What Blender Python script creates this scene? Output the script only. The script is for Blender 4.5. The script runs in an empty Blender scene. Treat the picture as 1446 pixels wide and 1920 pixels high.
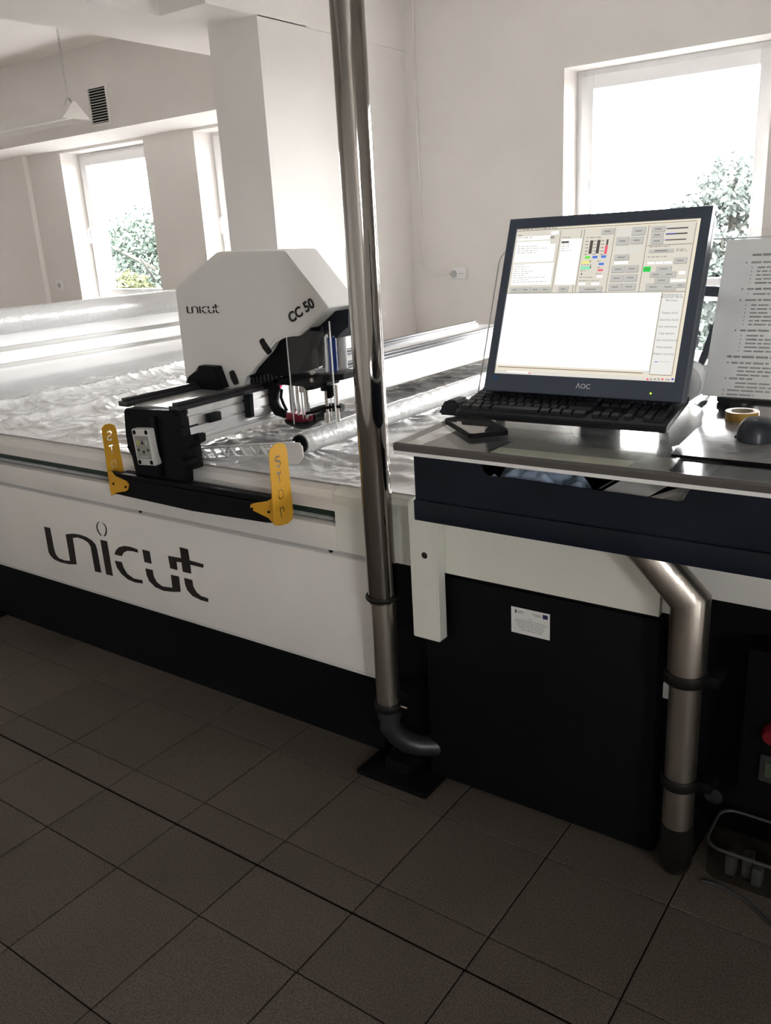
import bpy, bmesh, math, random
from mathutils import Vector, Matrix, noise
random.seed(7)
PI = math.pi
C = bpy.context.scene.collection
sc = bpy.context.scene

# ------------------------------------------------------------ camera, world, light, exposure
CAM_H = 1.48
F_PX = 1591.2
YAW, PITCH, ROLL = -0.6329, 0.3135, -0.0573
fw = Vector((math.sin(YAW)*math.cos(PITCH), math.cos(YAW)*math.cos(PITCH), -math.sin(PITCH)))
rt = Vector((math.cos(YAW), -math.sin(YAW), 0.0))
up0 = rt.cross(fw)
cr, sr = math.cos(ROLL), math.sin(ROLL)
RIGHT = rt*cr + up0*sr
UP = up0*cr - rt*sr
cam_d = bpy.data.cameras.new('camera')
cam = bpy.data.objects.new('camera', cam_d)
C.objects.link(cam)
cam.matrix_world = Matrix(((RIGHT.x, UP.x, -fw.x, 0), (RIGHT.y, UP.y, -fw.y, 0), (RIGHT.z, UP.z, -fw.z, CAM_H), (0, 0, 0, 1)))
cam_d.sensor_fit = 'VERTICAL'
cam_d.sensor_height = 24.0
cam_d.lens = F_PX*24.0/1920.0
cam_d.clip_start = 0.05
cam_d.clip_end = 200
sc.camera = cam

world = bpy.data.worlds.new('overcast_sky')
sc.world = world
world.use_nodes = True
wn = world.node_tree
wn.nodes['Background'].inputs[0].default_value = (1.0, 0.985, 0.975, 1)
wn.nodes['Background'].inputs[1].default_value = 49.5

sc.view_settings.view_transform = 'Standard'
sc.view_settings.look = 'None'
sc.view_settings.exposure = 0.0
sc.view_settings.gamma = 1.0
sc.view_settings.use_curve_mapping = False
sc.cycles.max_bounces = 14
sc.cycles.diffuse_bounces = 7
sc.cycles.transparent_max_bounces = 16
sc.cycles.sample_clamp_indirect = 30.0
sc.cycles.caustics_reflective = False
sc.cycles.caustics_refractive = False

YW = 5.3                       # inner face of the window wall
WIN = [(-2.363, -1.17), (-7.443, -6.25), (-5.62, -4.43), (-10.4, -9.2), (-0.25, 0.75)]  # last pair is out of view, added to brighten the room
WIN_FILL = [(-2.6, -1.4)]          # small high unseen opening, added to light the front side (y range)
WRZ0, WRZ1 = 1.5, 2.3
WZ0, WZ1 = 0.62, 2.385
for wi, (x0, x1) in enumerate(WIN):       # daylight portals in the window openings
    ld = bpy.data.lights.new('window_portal', 'AREA')
    ld.shape = 'RECTANGLE'; ld.size = x1-x0; ld.size_y = WZ1-WZ0
    ld.cycles.is_portal = True
    lo = bpy.data.objects.new('window_portal', ld)
    lo.location = ((x0+x1)/2, YW+0.4, (WZ0+WZ1)/2)
    lo.rotation_euler = (-PI/2, 0, 0)
    C.objects.link(lo)

for (y0, y1) in WIN_FILL:
    ld = bpy.data.lights.new('window_portal', 'AREA')
    ld.shape = 'RECTANGLE'; ld.size = y1-y0; ld.size_y = WRZ1-WRZ0
    ld.cycles.is_portal = True
    lo = bpy.data.objects.new('window_portal', ld)
    lo.location = (3.4+0.4, (y0+y1)/2, (WRZ0+WRZ1)/2)
    lo.rotation_euler = (PI/2, 0, PI/2)
    C.objects.link(lo)

# ------------------------------------------------------------ pixel -> place helpers
CAM = Vector((0, 0, CAM_H))
def ray(x, y):
    return RIGHT*((x-723)/F_PX) - UP*((y-960)/F_PX) + fw
def pz(x, y, z):
    d = ray(x, y); return CAM + d*((z-CAM_H)/d.z)
def py(x, y, Y):
    d = ray(x, y); return CAM + d*(Y/d.y)
def px(x, y, X):
    d = ray(x, y); return CAM + d*(X/d.x)

# ------------------------------------------------------------ materials
def srgb(r, g, b):
    f = lambda c: (c/255/12.92) if c/255 <= 0.04045 else ((c/255+0.055)/1.055)**2.4
    return (f(r), f(g), f(b))
MATS = {}
def mat(name, col, rough=0.5, metal=0.0, spec=0.5, var=0.0, vscale=8.0, bump=0.0, bscale=60.0, coat=0.0, aniso=None, trans=0.0, ior=1.45, alpha=1.0, emit=None, estr=0.0, stretch=(1, 1, 1)):
    if name in MATS: return MATS[name]
    m = bpy.data.materials.new(name); m.use_nodes = True
    nt = m.node_tree; b = nt.nodes['Principled BSDF']
    b.inputs['Base Color'].default_value = (*col, 1)
    b.inputs['Roughness'].default_value = rough
    b.inputs['Metallic'].default_value = metal
    b.inputs['Specular IOR Level'].default_value = spec
    b.inputs['Coat Weight'].default_value = coat
    b.inputs['Transmission Weight'].default_value = trans
    b.inputs['IOR'].default_value = ior
    b.inputs['Alpha'].default_value = alpha
    if emit:
        b.inputs['Emission Color'].default_value = (*emit, 1)
        b.inputs['Emission Strength'].default_value = estr
    if var or bump:
        tc = nt.nodes.new('ShaderNodeTexCoord')
        mp = nt.nodes.new('ShaderNodeMapping'); mp.inputs['Scale'].default_value = stretch
        nt.links.new(tc.outputs['Object'], mp.inputs['Vector'])
        if var:
            n = nt.nodes.new('ShaderNodeTexNoise'); n.inputs['Scale'].default_value = vscale; n.inputs['Detail'].default_value = 5
            nt.links.new(mp.outputs[0], n.inputs['Vector'])
            r = nt.nodes.new('ShaderNodeValToRGB')
            r.color_ramp.elements[0].position = 0.3; r.color_ramp.elements[1].position = 0.7
            r.color_ramp.elements[0].color = (*[c*(1-var) for c in col], 1)
            r.color_ramp.elements[1].color = (*[min(1, c*(1+var)) for c in col], 1)
            nt.links.new(n.outputs['Fac'], r.inputs[0]); nt.links.new(r.outputs[0], b.inputs['Base Color'])
        if bump:
            n2 = nt.nodes.new('ShaderNodeTexNoise'); n2.inputs['Scale'].default_value = bscale; n2.inputs['Detail'].default_value = 4
            nt.links.new(mp.outputs[0], n2.inputs['Vector'])
            bp = nt.nodes.new('ShaderNodeBump'); bp.inputs['Strength'].default_value = bump; bp.inputs['Distance'].default_value = 0.01
            nt.links.new(n2.outputs['Fac'], bp.inputs['Height']); nt.links.new(bp.outputs[0], b.inputs['Normal'])
    MATS[name] = m
    return m
def emat(name, col, s=1.0):
    if name in MATS: return MATS[name]
    m = bpy.data.materials.new(name); m.use_nodes = True
    nt = m.node_tree; nt.nodes.clear()
    e = nt.nodes.new('ShaderNodeEmission'); e.inputs[0].default_value = (*col, 1); e.inputs[1].default_value = s
    o = nt.nodes.new('ShaderNodeOutputMaterial'); nt.links.new(e.outputs[0], o.inputs[0])
    MATS[name] = m
    return m
def clear_mat(name, tint=(1, 1, 1), gloss=0.08, rough=0.02, glosscol=(1, 1, 1)):
    # thin clear plastic / glass sheet: light passes straight through, plus a surface reflection
    m = bpy.data.materials.new(name); m.use_nodes = True
    nt = m.node_tree; nt.nodes.clear()
    t = nt.nodes.new('ShaderNodeBsdfTransparent'); t.inputs[0].default_value = (*tint, 1)
    g = nt.nodes.new('ShaderNodeBsdfGlossy'); g.inputs['Roughness'].default_value = rough; g.inputs[0].default_value = (*glosscol, 1)
    lw = nt.nodes.new('ShaderNodeLayerWeight'); lw.inputs[0].default_value = 0.5
    pw = nt.nodes.new('ShaderNodeMath'); pw.operation = 'POWER'; pw.inputs[1].default_value = 5.0
    nt.links.new(lw.outputs['Facing'], pw.inputs[0])
    mul = nt.nodes.new('ShaderNodeMath'); mul.operation = 'MULTIPLY_ADD'; mul.inputs[1].default_value = 0.7; mul.inputs[2].default_value = gloss; mul.use_clamp = True
    nt.links.new(pw.outputs[0], mul.inputs[0])
    mx = nt.nodes.new('ShaderNodeMixShader')
    nt.links.new(mul.outputs[0], mx.inputs[0]); nt.links.new(t.outputs[0], mx.inputs[1]); nt.links.new(g.outputs[0], mx.inputs[2])
    o = nt.nodes.new('ShaderNodeOutputMaterial'); nt.links.new(mx.outputs[0], o.inputs[0])
    MATS[name] = m
    return m
def film_mat(name, col, transl=0.5, gloss=0.2, rough=0.25, transp=0.0, bump=0.3, bscale=25):
    m = bpy.data.materials.new(name); m.use_nodes = True
    nt = m.node_tree; nt.nodes.clear()
    d = nt.nodes.new('ShaderNodeBsdfDiffuse'); d.inputs[0].default_value = (*col, 1)
    t = nt.nodes.new('ShaderNodeBsdfTranslucent'); t.inputs[0].default_value = (*col, 1)
    g = nt.nodes.new('ShaderNodeBsdfGlossy'); g.inputs['Roughness'].default_value = rough
    m1 = nt.nodes.new('ShaderNodeMixShader'); m1.inputs[0].default_value = transl
    nt.links.new(d.outputs[0], m1.inputs[1]); nt.links.new(t.outputs[0], m1.inputs[2])
    lw = nt.nodes.new('ShaderNodeLayerWeight'); lw.inputs[0].default_value = 0.5
    fr = nt.nodes.new('ShaderNodeMath'); fr.operation = 'POWER'; fr.inputs[1].default_value = 4.0
    nt.links.new(lw.outputs['Facing'], fr.inputs[0])
    ad = nt.nodes.new('ShaderNodeMath'); ad.operation = 'ADD'; ad.inputs[1].default_value = gloss; ad.use_clamp = True
    nt.links.new(fr.outputs[0], ad.inputs[0])
    m2 = nt.nodes.new('ShaderNodeMixShader'); nt.links.new(ad.outputs[0], m2.inputs[0])
    nt.links.new(m1.outputs[0], m2.inputs[1]); nt.links.new(g.outputs[0], m2.inputs[2])
    last = m2
    if transp:
        tr = nt.nodes.new('ShaderNodeBsdfTransparent')
        m3 = nt.nodes.new('ShaderNodeMixShader'); m3.inputs[0].default_value = transp
        nt.links.new(m2.outputs[0], m3.inputs[1]); nt.links.new(tr.outputs[0], m3.inputs[2]); last = m3
    tc = nt.nodes.new('ShaderNodeTexCoord')
    n2 = nt.nodes.new('ShaderNodeTexNoise'); n2.inputs['Scale'].default_value = bscale; n2.inputs['Detail'].default_value = 4
    nt.links.new(tc.outputs['Object'], n2.inputs['Vector'])
    bp = nt.nodes.new('ShaderNodeBump'); bp.inputs['Strength'].default_value = bump; bp.inputs['Distance'].default_value = 0.01
    nt.links.new(n2.outputs['Fac'], bp.inputs['Height'])
    for s in (d, t, g): nt.links.new(bp.outputs[0], s.inputs['Normal'])
    o = nt.nodes.new('ShaderNodeOutputMaterial'); nt.links.new(last.outputs[0], o.inputs[0])
    MATS[name] = m
    return m

M_WALL = mat('white_wall_paint', (0.80, 0.775, 0.75), 0.85, var=0.02, vscale=3, bump=0.05, bscale=180)
M_CEIL = mat('ceiling_paint', (0.80, 0.775, 0.75), 0.9, var=0.02, vscale=2)
M_GROUT = mat('dark_grout', (0.012, 0.009, 0.007), 0.95, spec=0.1)
M_UPVC = mat('white_upvc', (0.83, 0.83, 0.84), 0.35)
M_PANEL = mat('white_powder_coat', (0.78, 0.76, 0.73), 0.5, var=0.02, vscale=4, bump=0.03, bscale=300)
M_PANEL2 = mat('cream_powder_coat', (0.76, 0.76, 0.69), 0.45, var=0.02, vscale=6)
M_BLACK = mat('matt_black_steel', (0.0045, 0.0045, 0.005), 0.6, spec=0.12)
M_NAVY = mat('dark_navy_steel', (0.007, 0.010, 0.018), 0.5, spec=0.25, var=0.2, vscale=12)
M_PLAST = mat('black_plastic', (0.0045, 0.0047, 0.006), 0.5, spec=0.14)
M_RUBBER = mat('black_rubber', (0.007, 0.0065, 0.006), 0.45, spec=0.3)
M_CHROME = mat('polished_chrome', (0.72, 0.70, 0.68), 0.07, 1.0)
M_POLE = mat('polished_stainless', (0.31, 0.29, 0.27), 0.06, 1.0, bump=0.05, bscale=14, stretch=(6, 6, 0.12))
M_BRUSH = mat('brushed_steel', (0.52, 0.48, 0.43), 0.32, 1.0, bump=0.08, bscale=90, stretch=(1, 1, 0.05))
M_ALU = mat('anodised_aluminium', (0.78, 0.78, 0.78), 0.35, 0.85)
M_ALUW = mat('silver_aluminium', (0.80, 0.80, 0.80), 0.4, 0.3)
M_YEL = mat('yellow_powder_coat', srgb(214, 160, 40), 0.45)
M_INK = mat('black_ink', (0.012, 0.009, 0.008), 0.5)
M_HOOD = mat('hood_light_grey', (0.80, 0.79, 0.76), 0.45, bump=0.03, bscale=250)
M_PAPER = mat('white_paper', (0.80, 0.80, 0.78), 0.6)
M_RED = mat('red_anodised', (0.35, 0.02, 0.05), 0.35)
M_BLUE = mat('blue_plastic', (0.02, 0.05, 0.25), 0.4)
M_HOSE = mat('grey_hose', (0.022, 0.022, 0.025), 0.4, spec=0.6, var=0.3, vscale=20)
M_GREY = mat('grey_plastic', (0.45, 0.45, 0.45), 0.5)
M_LGREY = mat('light_grey_plastic', (0.62, 0.62, 0.60), 0.4)
M_GREEN = mat('dark_green_rack', (0.012, 0.035, 0.025), 0.4)
M_GLASS = clear_mat('window_glass', (0.98, 0.99, 0.99), 0.02, 0.0)
M_ACRYL = clear_mat('clear_acrylic', (0.97, 0.97, 0.97), 0.035, 0.02)
M_FILM = film_mat('plastic_film', (0.86, 0.86, 0.86), 0.1, 0.14, 0.25, bump=0.6, bscale=22)
M_FEED = film_mat('backlit_film', (0.86, 0.86, 0.87), 0.5, 0.02, 0.4, bump=0.15, bscale=30)
M_ROLLF = film_mat('rolled_film', (0.80, 0.80, 0.80), 0.2, 0.15, 0.3, bump=0.4, bscale=35)

# ------------------------------------------------------------ mesh helpers
def link(name, me, parent=None, m=None, smooth=False):
    o = bpy.data.objects.new(name, me); C.objects.link(o)
    if m is not None and len(me.materials) == 0: me.materials.append(m)
    if smooth:
        for p in me.polygons: p.use_smooth = True
    if parent is not None:
        o.parent = parent
        o.matrix_parent_inverse = PINV.get(parent.name, Matrix.Identity(4))
    return o
PINV = {}
def fin(name, bm, m=None, parent=None, smooth=False):
    bmesh.ops.recalc_face_normals(bm, faces=bm.faces[:])
    me = bpy.data.meshes.new(name); bm.to_mesh(me); bm.free()
    o = link(name, me, parent, m, False)
    if smooth:
        for p in me.polygons: p.use_smooth = True
        try: me.set_sharp_from_angle(angle=math.radians(38))
        except Exception: pass
    return o
def tag(o, label=None, cat=None, group=None, kind=None):
    if label: o['label'] = label
    if cat: o['category'] = cat
    if group: o['group'] = group
    if kind: o['kind'] = kind
    return o
def thing(name, loc, label, cat, group=None, kind=None):
    o = bpy.data.objects.new(name, None); C.objects.link(o)
    o.location = loc; o.empty_display_size = 0.05
    PINV[o.name] = Matrix.Translation(-Vector(loc))
    return tag(o, label, cat, group, kind)
def add_box(bm, x0, x1, y0, y1, z0, z1, bev=0.0, seg=2, mx=None):
    r = bmesh.ops.create_cube(bm, size=1.0)
    vs = r['verts']
    for v in vs:
        v.co = Vector((x0+(v.co.x+.5)*(x1-x0), y0+(v.co.y+.5)*(y1-y0), z0+(v.co.z+.5)*(z1-z0)))
    if bev:
        es = list({e for v in vs for e in v.link_edges})
        rr = bmesh.ops.bevel(bm, geom=es, offset=bev, segments=seg, affect='EDGES', profile=0.5)
        vs = list({v for f in rr['faces'] for v in f.verts} | {v for v in vs if v.is_valid})
    if mx is not None:
        for v in vs: v.co = mx @ v.co
    return vs
def box(name, x0, x1, y0, y1, z0, z1, m, parent=None, bev=0.0, mx=None, seg=2):
    bm = bmesh.new(); add_box(bm, x0, x1, y0, y1, z0, z1, bev, seg, mx)
    return fin(name, bm, m, parent, smooth=bev > 0)
def add_tube(bm, pts, r, seg=16, caps=True):
    pts = [Vector(p) for p in pts]
    rs = r if isinstance(r, (list, tuple)) else [r]*len(pts)
    rings = []; n0 = None
    for i, p in enumerate(pts):
        if i == 0: d = pts[1]-p
        elif i == len(pts)-1: d = p-pts[i-1]
        else: d = (pts[i+1]-p).normalized() + (p-pts[i-1]).normalized()
        d.normalize()
        if n0 is None:
            a = Vector((0, 0, 1)) if abs(d.z) < 0.9 else Vector((1, 0, 0))
            n0 = (a - d*a.dot(d)).normalized()
        else:
            n0 = (n0 - d*n0.dot(d)).normalized()
        b = d.cross(n0)
        rings.append([bm.verts.new(p + (n0*math.cos(2*PI*k/seg) + b*math.sin(2*PI*k/seg))*rs[i]) for k in range(seg)])
    for i in range(len(rings)-1):
        for k in range(seg):
            bm.faces.new((rings[i][k], rings[i][(k+1) % seg], rings[i+1][(k+1) % seg], rings[i+1][k]))
    if caps:
        bm.faces.new(rings[0]); bm.faces.new(rings[-1][::-1])
def tube(name, pts, r, m, parent=None, seg=20, caps=True):
    bm = bmesh.new(); add_tube(bm, pts, r, seg, caps)
    return fin(name, bm, m, parent, smooth=True)
def lathe_bm(bm, prof, center, axis='Z', seg=32):
    rings = []
    for (r, h) in prof:
        ring = []
        for k in range(seg):
            a = 2*PI*k/seg; c, s = math.cos(a)*r, math.sin(a)*r
            v = {'Z': Vector((c, s, h)), 'Y': Vector((c, h, s)), 'X': Vector((h, c, s))}[axis]
            ring.append(bm.verts.new(v + Vector(center)))
        rings.append(ring)
    for i in range(len(rings)-1):
        for k in range(seg):
            bm.faces.new((rings[i][k], rings[i][(k+1) % seg], rings[i+1][(k+1) % seg], rings[i+1][k]))
    return rings
def lathe(name, prof, center, m, parent=None, axis='Z', seg=32, caps=True):
    bm = bmesh.new(); rg = lathe_bm(bm, prof, center, axis, seg)
    if caps:
        if prof[0][0] > 1e-6: bm.faces.new(rg[0])
        if prof[-1][0] > 1e-6: bm.faces.new(rg[-1][::-1])
    bmesh.ops.remove_doubles(bm, verts=bm.verts[:], dist=1e-6)
    return fin(name, bm, m, parent, smooth=True)
def add_prism(bm, pts, vec):
    a = [bm.verts.new(Vector(p)) for p in pts]
    b = [bm.verts.new(Vector(p)+Vector(vec)) for p in pts]
    bm.faces.new(a); bm.faces.new(b[::-1])
    n = len(a)
    for i in range(n): bm.faces.new((a[i], b[i], b[(i+1) % n], a[(i+1) % n]))
def prism(name, pts, vec, m, parent=None, bev=0.0):
    bm = bmesh.new(); add_prism(bm, pts, vec)
    if bev: bmesh.ops.bevel(bm, geom=bm.edges[:], offset=bev, segments=2, affect='EDGES')
    return fin(name, bm, m, parent, smooth=bev > 0)
def text(name, s, size, m, org, right, upv, parent=None, depth=0.0003, align='LEFT', bold=0.0):
    cu = bpy.data.curves.new(name, 'FONT'); cu.body = s; cu.size = size; cu.extrude = depth; cu.align_x = align
    cu.resolution_u = 3; cu.offset = bold
    o = bpy.data.objects.new('tmp_text', cu); C.objects.link(o)
    dg = bpy.context.evaluated_depsgraph_get()
    me = bpy.data.meshes.new_from_object(o.evaluated_get(dg))
    C.objects.unlink(o); bpy.data.objects.remove(o)
    right = Vector(right).normalized(); upv = Vector(upv).normalized(); n = right.cross(upv)
    org = Vector(org)
    for v in me.vertices: v.co = org + right*v.co.x + upv*v.co.y + n*v.co.z
    me.materials.clear()
    me.name = name
    return link(name, me, parent, m)
def quads(name, rects, m, parent=None):
    """rects: list of 4-point loops -> one flat mesh"""
    bm = bmesh.new()
    for r in rects: bm.faces.new([bm.verts.new(Vector(p)) for p in r])
    me = bpy.data.meshes.new(name); bm.to_mesh(me); bm.free()
    return link(name, me, parent, m)
def struct(o, label=None, cat=None):
    o['kind'] = 'structure'
    if label: o['label'] = label
    if cat: o['category'] = cat
    return o
def bez(p0, p1, p2, n=8):
    p0, p1, p2 = Vector(p0), Vector(p1), Vector(p2)
    return [p0*(1-t)**2 + p1*2*t*(1-t) + p2*t*t for t in [i/n for i in range(n+1)]]

# ============================================================ THE ROOM
XL, XR, YB = -11.0, 3.4, -3.2
ZC = 3.03
# floor: slab + individual tiles where they can be told apart
def floor_mat():
    m = bpy.data.materials.new('brown_stoneware_tile'); m.use_nodes = True
    nt = m.node_tree; b = nt.nodes['Principled BSDF']
    tc = nt.nodes.new('ShaderNodeTexCoord')
    n1 = nt.nodes.new('ShaderNodeTexNoise'); n1.inputs['Scale'].default_value = 260; n1.inputs['Detail'].default_value = 3
    n2 = nt.nodes.new('ShaderNodeTexNoise'); n2.inputs['Scale'].default_value = 2.5
    geo = nt.nodes.new('ShaderNodeNewGeometry')
    nt.links.new(geo.outputs['Position'], n1.inputs['Vector']); nt.links.new(geo.outputs['Position'], n2.inputs['Vector'])
    r = nt.nodes.new('ShaderNodeValToRGB')
    r.color_ramp.elements[0].position = 0.38; r.color_ramp.elements[0].color = (0.082, 0.064, 0.052, 1)
    r.color_ramp.elements[1].position = 0.62; r.color_ramp.elements[1].color = (0.165, 0.136, 0.115, 1)
    nt.links.new(n1.outputs['Fac'], r.inputs[0])
    mix = nt.nodes.new('ShaderNodeMixRGB'); mix.blend_type = 'MULTIPLY'; mix.inputs[0].default_value = 0.35
    nt.links.new(r.outputs[0], mix.inputs[1]); nt.links.new(n2.outputs['Fac'], mix.inputs[2])
    oi = nt.nodes.new('ShaderNodeObjectInfo')
    hs = nt.nodes.new('ShaderNodeHueSaturation')
    mr = nt.nodes.new('ShaderNodeMapRange'); mr.inputs[3].default_value = 0.93; mr.inputs[4].default_value = 1.07
    nt.links.new(oi.outputs['Random'], mr.inputs[0]); nt.links.new(mr.outputs[0], hs.inputs['Value'])
    nt.links.new(mix.outputs[0], hs.inputs['Color']); nt.links.new(hs.outputs[0], b.inputs['Base Color'])
    b.inputs['Roughness'].default_value = 0.55; b.inputs['Specular IOR Level'].default_value = 0.3
    MATS['tile'] = m
    return m
M_TILE = floor_mat()
def floor_far_mat():
    m = bpy.data.materials.new('tiled_floor_far'); m.use_nodes = True
    nt = m.node_tree; b = nt.nodes['Principled BSDF']
    geo = nt.nodes.new('ShaderNodeNewGeometry')
    mp = nt.nodes.new('ShaderNodeMapping'); mp.inputs['Location'].default_value = (2.541/0.3, -1.003/0.3, 0); mp.inputs['Scale'].default_value = (1/0.3, 1/0.3, 1)
    nt.links.new(geo.outputs['Position'], mp.inputs['Vector'])
    br = nt.nodes.new('ShaderNodeTexBrick'); br.offset = 0.0; br.inputs['Scale'].default_value = 1.0
    br.inputs['Brick Width'].default_value = 1.0; br.inputs['Row Height'].default_value = 1.0; br.inputs['Mortar Size'].default_value = 0.006
    br.inputs['Color1'].default_value = (0.115, 0.092, 0.076, 1); br.inputs['Color2'].default_value = (0.12, 0.097, 0.08, 1); br.inputs['Mortar'].default_value = (0.02, 0.016, 0.013, 1)
    nt.links.new(mp.outputs[0], br.inputs['Vector']); nt.links.new(br.outputs['Color'], b.inputs['Base Color'])
    b.inputs['Roughness'].default_value = 0.6
    return m
M_FLOORFAR = floor_far_mat()
TX0, TX1, TY0, TY1 = -3.441, 0.459, 0.103, 2.198       # tiled patch with real joints
bm = bmesh.new()
add_box(bm, XL, XR, YB, TY0, -0.2, 0); add_box(bm, XL, XR, TY1, YW+0.45, -0.2, 0)
add_box(bm, XL, TX0, TY0, TY1, -0.2, 0); add_box(bm, TX1, XR, TY0, TY1, -0.2, 0)
nf = len(bm.faces)
add_box(bm, TX0, TX1, TY0, TY1, -0.2, -0.005)
bm.faces.ensure_lookup_table()
for i in range(nf, len(bm.faces)): bm.faces[i].material_index = 1
floor = fin('floor', bm, M_FLOORFAR); floor.data.materials.append(M_GROUT)
struct(floor, 'brown grey stoneware tiled floor of the workshop', 'floor')
rowsY = [(0.103, 0.403), (0.403, 0.703), (0.703, 1.003), (1.003, 1.1995), (1.1995, 1.303), (1.303, 1.598), (1.598, 1.898), (1.898, 2.198)]
tile_me = {}
for (y0, y1) in rowsY:
    d = round(y1-y0, 4)
    j0 = 0.0042 if abs(y0-1.1995) < 1e-3 else 0.0020
    j1 = 0.0042 if abs(y1-1.1995) < 1e-3 else 0.0020
    key = (d, j0, j1)
    for k in range(13):
        if key not in tile_me:
            bm = bmesh.new()
            vs = add_box(bm, 0.0019, 0.2981, j0, d-j1, -0.008, 0)
            te = [e for e in bm.edges if all(abs(v.co.z) < 1e-6 for v in e.verts)]
            bmesh.ops.bevel(bm, geom=te, offset=0.0006, segments=1, affect='EDGES')
            o = fin('floor_tile', bm, M_TILE, floor); tile_me[key] = o.data
        else:
            o = link('floor_tile', tile_me[key], floor)
        o.location = (TX0+k*0.3, y0, random.uniform(-0.0006, 0))

# window wall with three real openings, plus those added for daylight
def wall_with_openings():
    bm = bmesh.new()
    xs = sorted(WIN)
    y0, y1 = YW, YW+0.42
    cur = XL
    for (a, b) in xs:
        add_box(bm, cur, a, y0, y1, 0, 3.3)
        add_box(bm, a, b, y0, y1, 0, WZ0); add_box(bm, a, b, y0, y1, WZ1, 3.3)
        cur = b
    add_box(bm, cur, XR, y0, y1, 0, 3.3)
    bmesh.ops.remove_doubles(bm, verts=bm.verts[:], dist=1e-5)
    # drop the internal doubled faces between blocks
    from collections import defaultdict
    dd = defaultdict(list)
    for f in bm.faces: dd[tuple(sorted(v.index for v in f.verts))].append(f)
    return fin('wall_back', bm, M_WALL)
struct(wall_with_openings(), 'white plastered wall with the three windows', 'wall')
struct(box('wall_left', XL-0.2, XL, YB, YW+0.42, 0, 3.3, M_WALL), 'white plastered end wall far beyond the machine', 'wall')
bm = bmesh.new(); cur = YB
for (a, b) in WIN_FILL:
    add_box(bm, XR, XR+0.42, cur, a, 0, 3.3); add_box(bm, XR, XR+0.42, a, b, 0, WRZ0); add_box(bm, XR, XR+0.42, a, b, WRZ1, 3.3); cur = b
add_box(bm, XR, XR+0.42, cur, YW+0.42, 0, 3.3)
struct(fin('wall_right', bm, M_WALL), 'white plastered wall on the right hand side', 'wall')
struct(box('wall_front', XL, XR, YB-0.2, YB, 0, 3.3, M_WALL), 'white plastered wall opposite the windows', 'wall')
struct(box('wall_partition', -3.70, -3.515, 4.27, YW, 0, 2.66, M_WALL), 'short white partition wall between column and window wall', 'wall')
struct(box('wall_column', -3.885, -3.505, 3.865, 4.27, 0, 2.655, M_WALL), 'square white concrete column behind the cutting head', 'column')
struct(box('wall_boxing', XL, -3.84, 4.78, YW, 2.41, ZC+0.02, M_WALL), 'white plasterboard boxing above the far windows', 'boxing')
struct(box('trim_1', -8.11, -7.97, YW-0.05, YW, 0, 2.41, M_WALL), 'slim white pilaster left of the far window', 'pilaster')
struct(box('ceiling', XL-0.2, XR+0.2, YB-0.2, YW+0.42, ZC, ZC+0.2, M_CEIL), 'white painted ceiling', 'ceiling')
struct(box('ceiling_beam', -4.40, -3.85, YB, 4.78, 2.65, ZC+0.02, M_CEIL), 'white downstand beam running toward the far windows', 'beam')
struct(box('ceiling_beam', -3.85, -3.505, 3.49, YW, 2.65, ZC+0.02, M_CEIL), 'short white beam resting on the column', 'beam')

# windows
def window(n, x0, x1, label):
    w = thing('window_%d' % n, (x0, YW+0.2, WZ0), label, 'window', kind='structure')
    y0, y1 = YW+0.205, YW+0.275
    zt = 1.145          # top of the transom rail
    def frame(nm, a, b, c, d, t, ya, yb, bev=0.004):
        bm = bmesh.new()
        add_box(bm, a, a+t, ya, yb, c, d, bev); add_box(bm, b-t, b, ya, yb, c, d, bev)
        add_box(bm, a+t, b-t, ya, yb, c, c+t, bev); add_box(bm, a+t, b-t, ya, yb, d-t, d, bev)
        return fin(nm, bm, M_UPVC, w, smooth=True)
    frame('window_frame', x0, x1, WZ0+0.02, WZ1, 0.045, y0, y1)
    box('transom', x0+0.045, x1-0.045, y0, y1, 0.995, 1.075, M_UPVC, w, 0.004)
    s1 = frame('sash', x0+0.035, x1-0.035, 1.055, WZ1-0.035, 0.078, y0-0.022, y1-0.03, 0.006)
    box('pane', x0+0.11, x1-0.11, y0+0.012, y0+0.016, 1.13, WZ1-0.11, M_GLASS, w)
    box('pane', x0+0.045, x1-0.045, y0+0.03, y0+0.034, WZ0+0.06, 0.995, M_GLASS, w)
    # handle on the left stile
    hx = x0+0.075; hz = 1.70
    bm = bmesh.new()
    add_box(bm, hx-0.014, hx+0.014, y0-0.034, y0-0.022, hz-0.035, hz+0.035, 0.005)
    add_tube(bm, [(hx, y0-0.03, hz+0.01), (hx, y0-0.055, hz+0.01), (hx-0.004, y0-0.068, hz-0.005), (hx-0.006, y0-0.07, hz-0.06), (hx-0.004, y0-0.062, hz-0.125)], [0.008, 0.009, 0.0105, 0.011, 0.009], 10)
    fin('window_handle', bm, M_UPVC, w, True)
    box('window_sill', x0+0.003, x1-0.003, YW-0.03, y0, WZ0, WZ0+0.025, M_UPVC, w, 0.006)
    bm = bmesh.new()
    return w
window(1, *WIN[0], 'white plastic window behind the computer monitor')
window(2, *WIN[1], 'white plastic window farthest away, with trees outside')
window(3, *WIN[2], 'white plastic window half hidden by the square column')
window(4, *WIN[3], 'unseen white plastic window added for daylight at the left end of the window wall')  # out of view, added to let more light in
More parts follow.
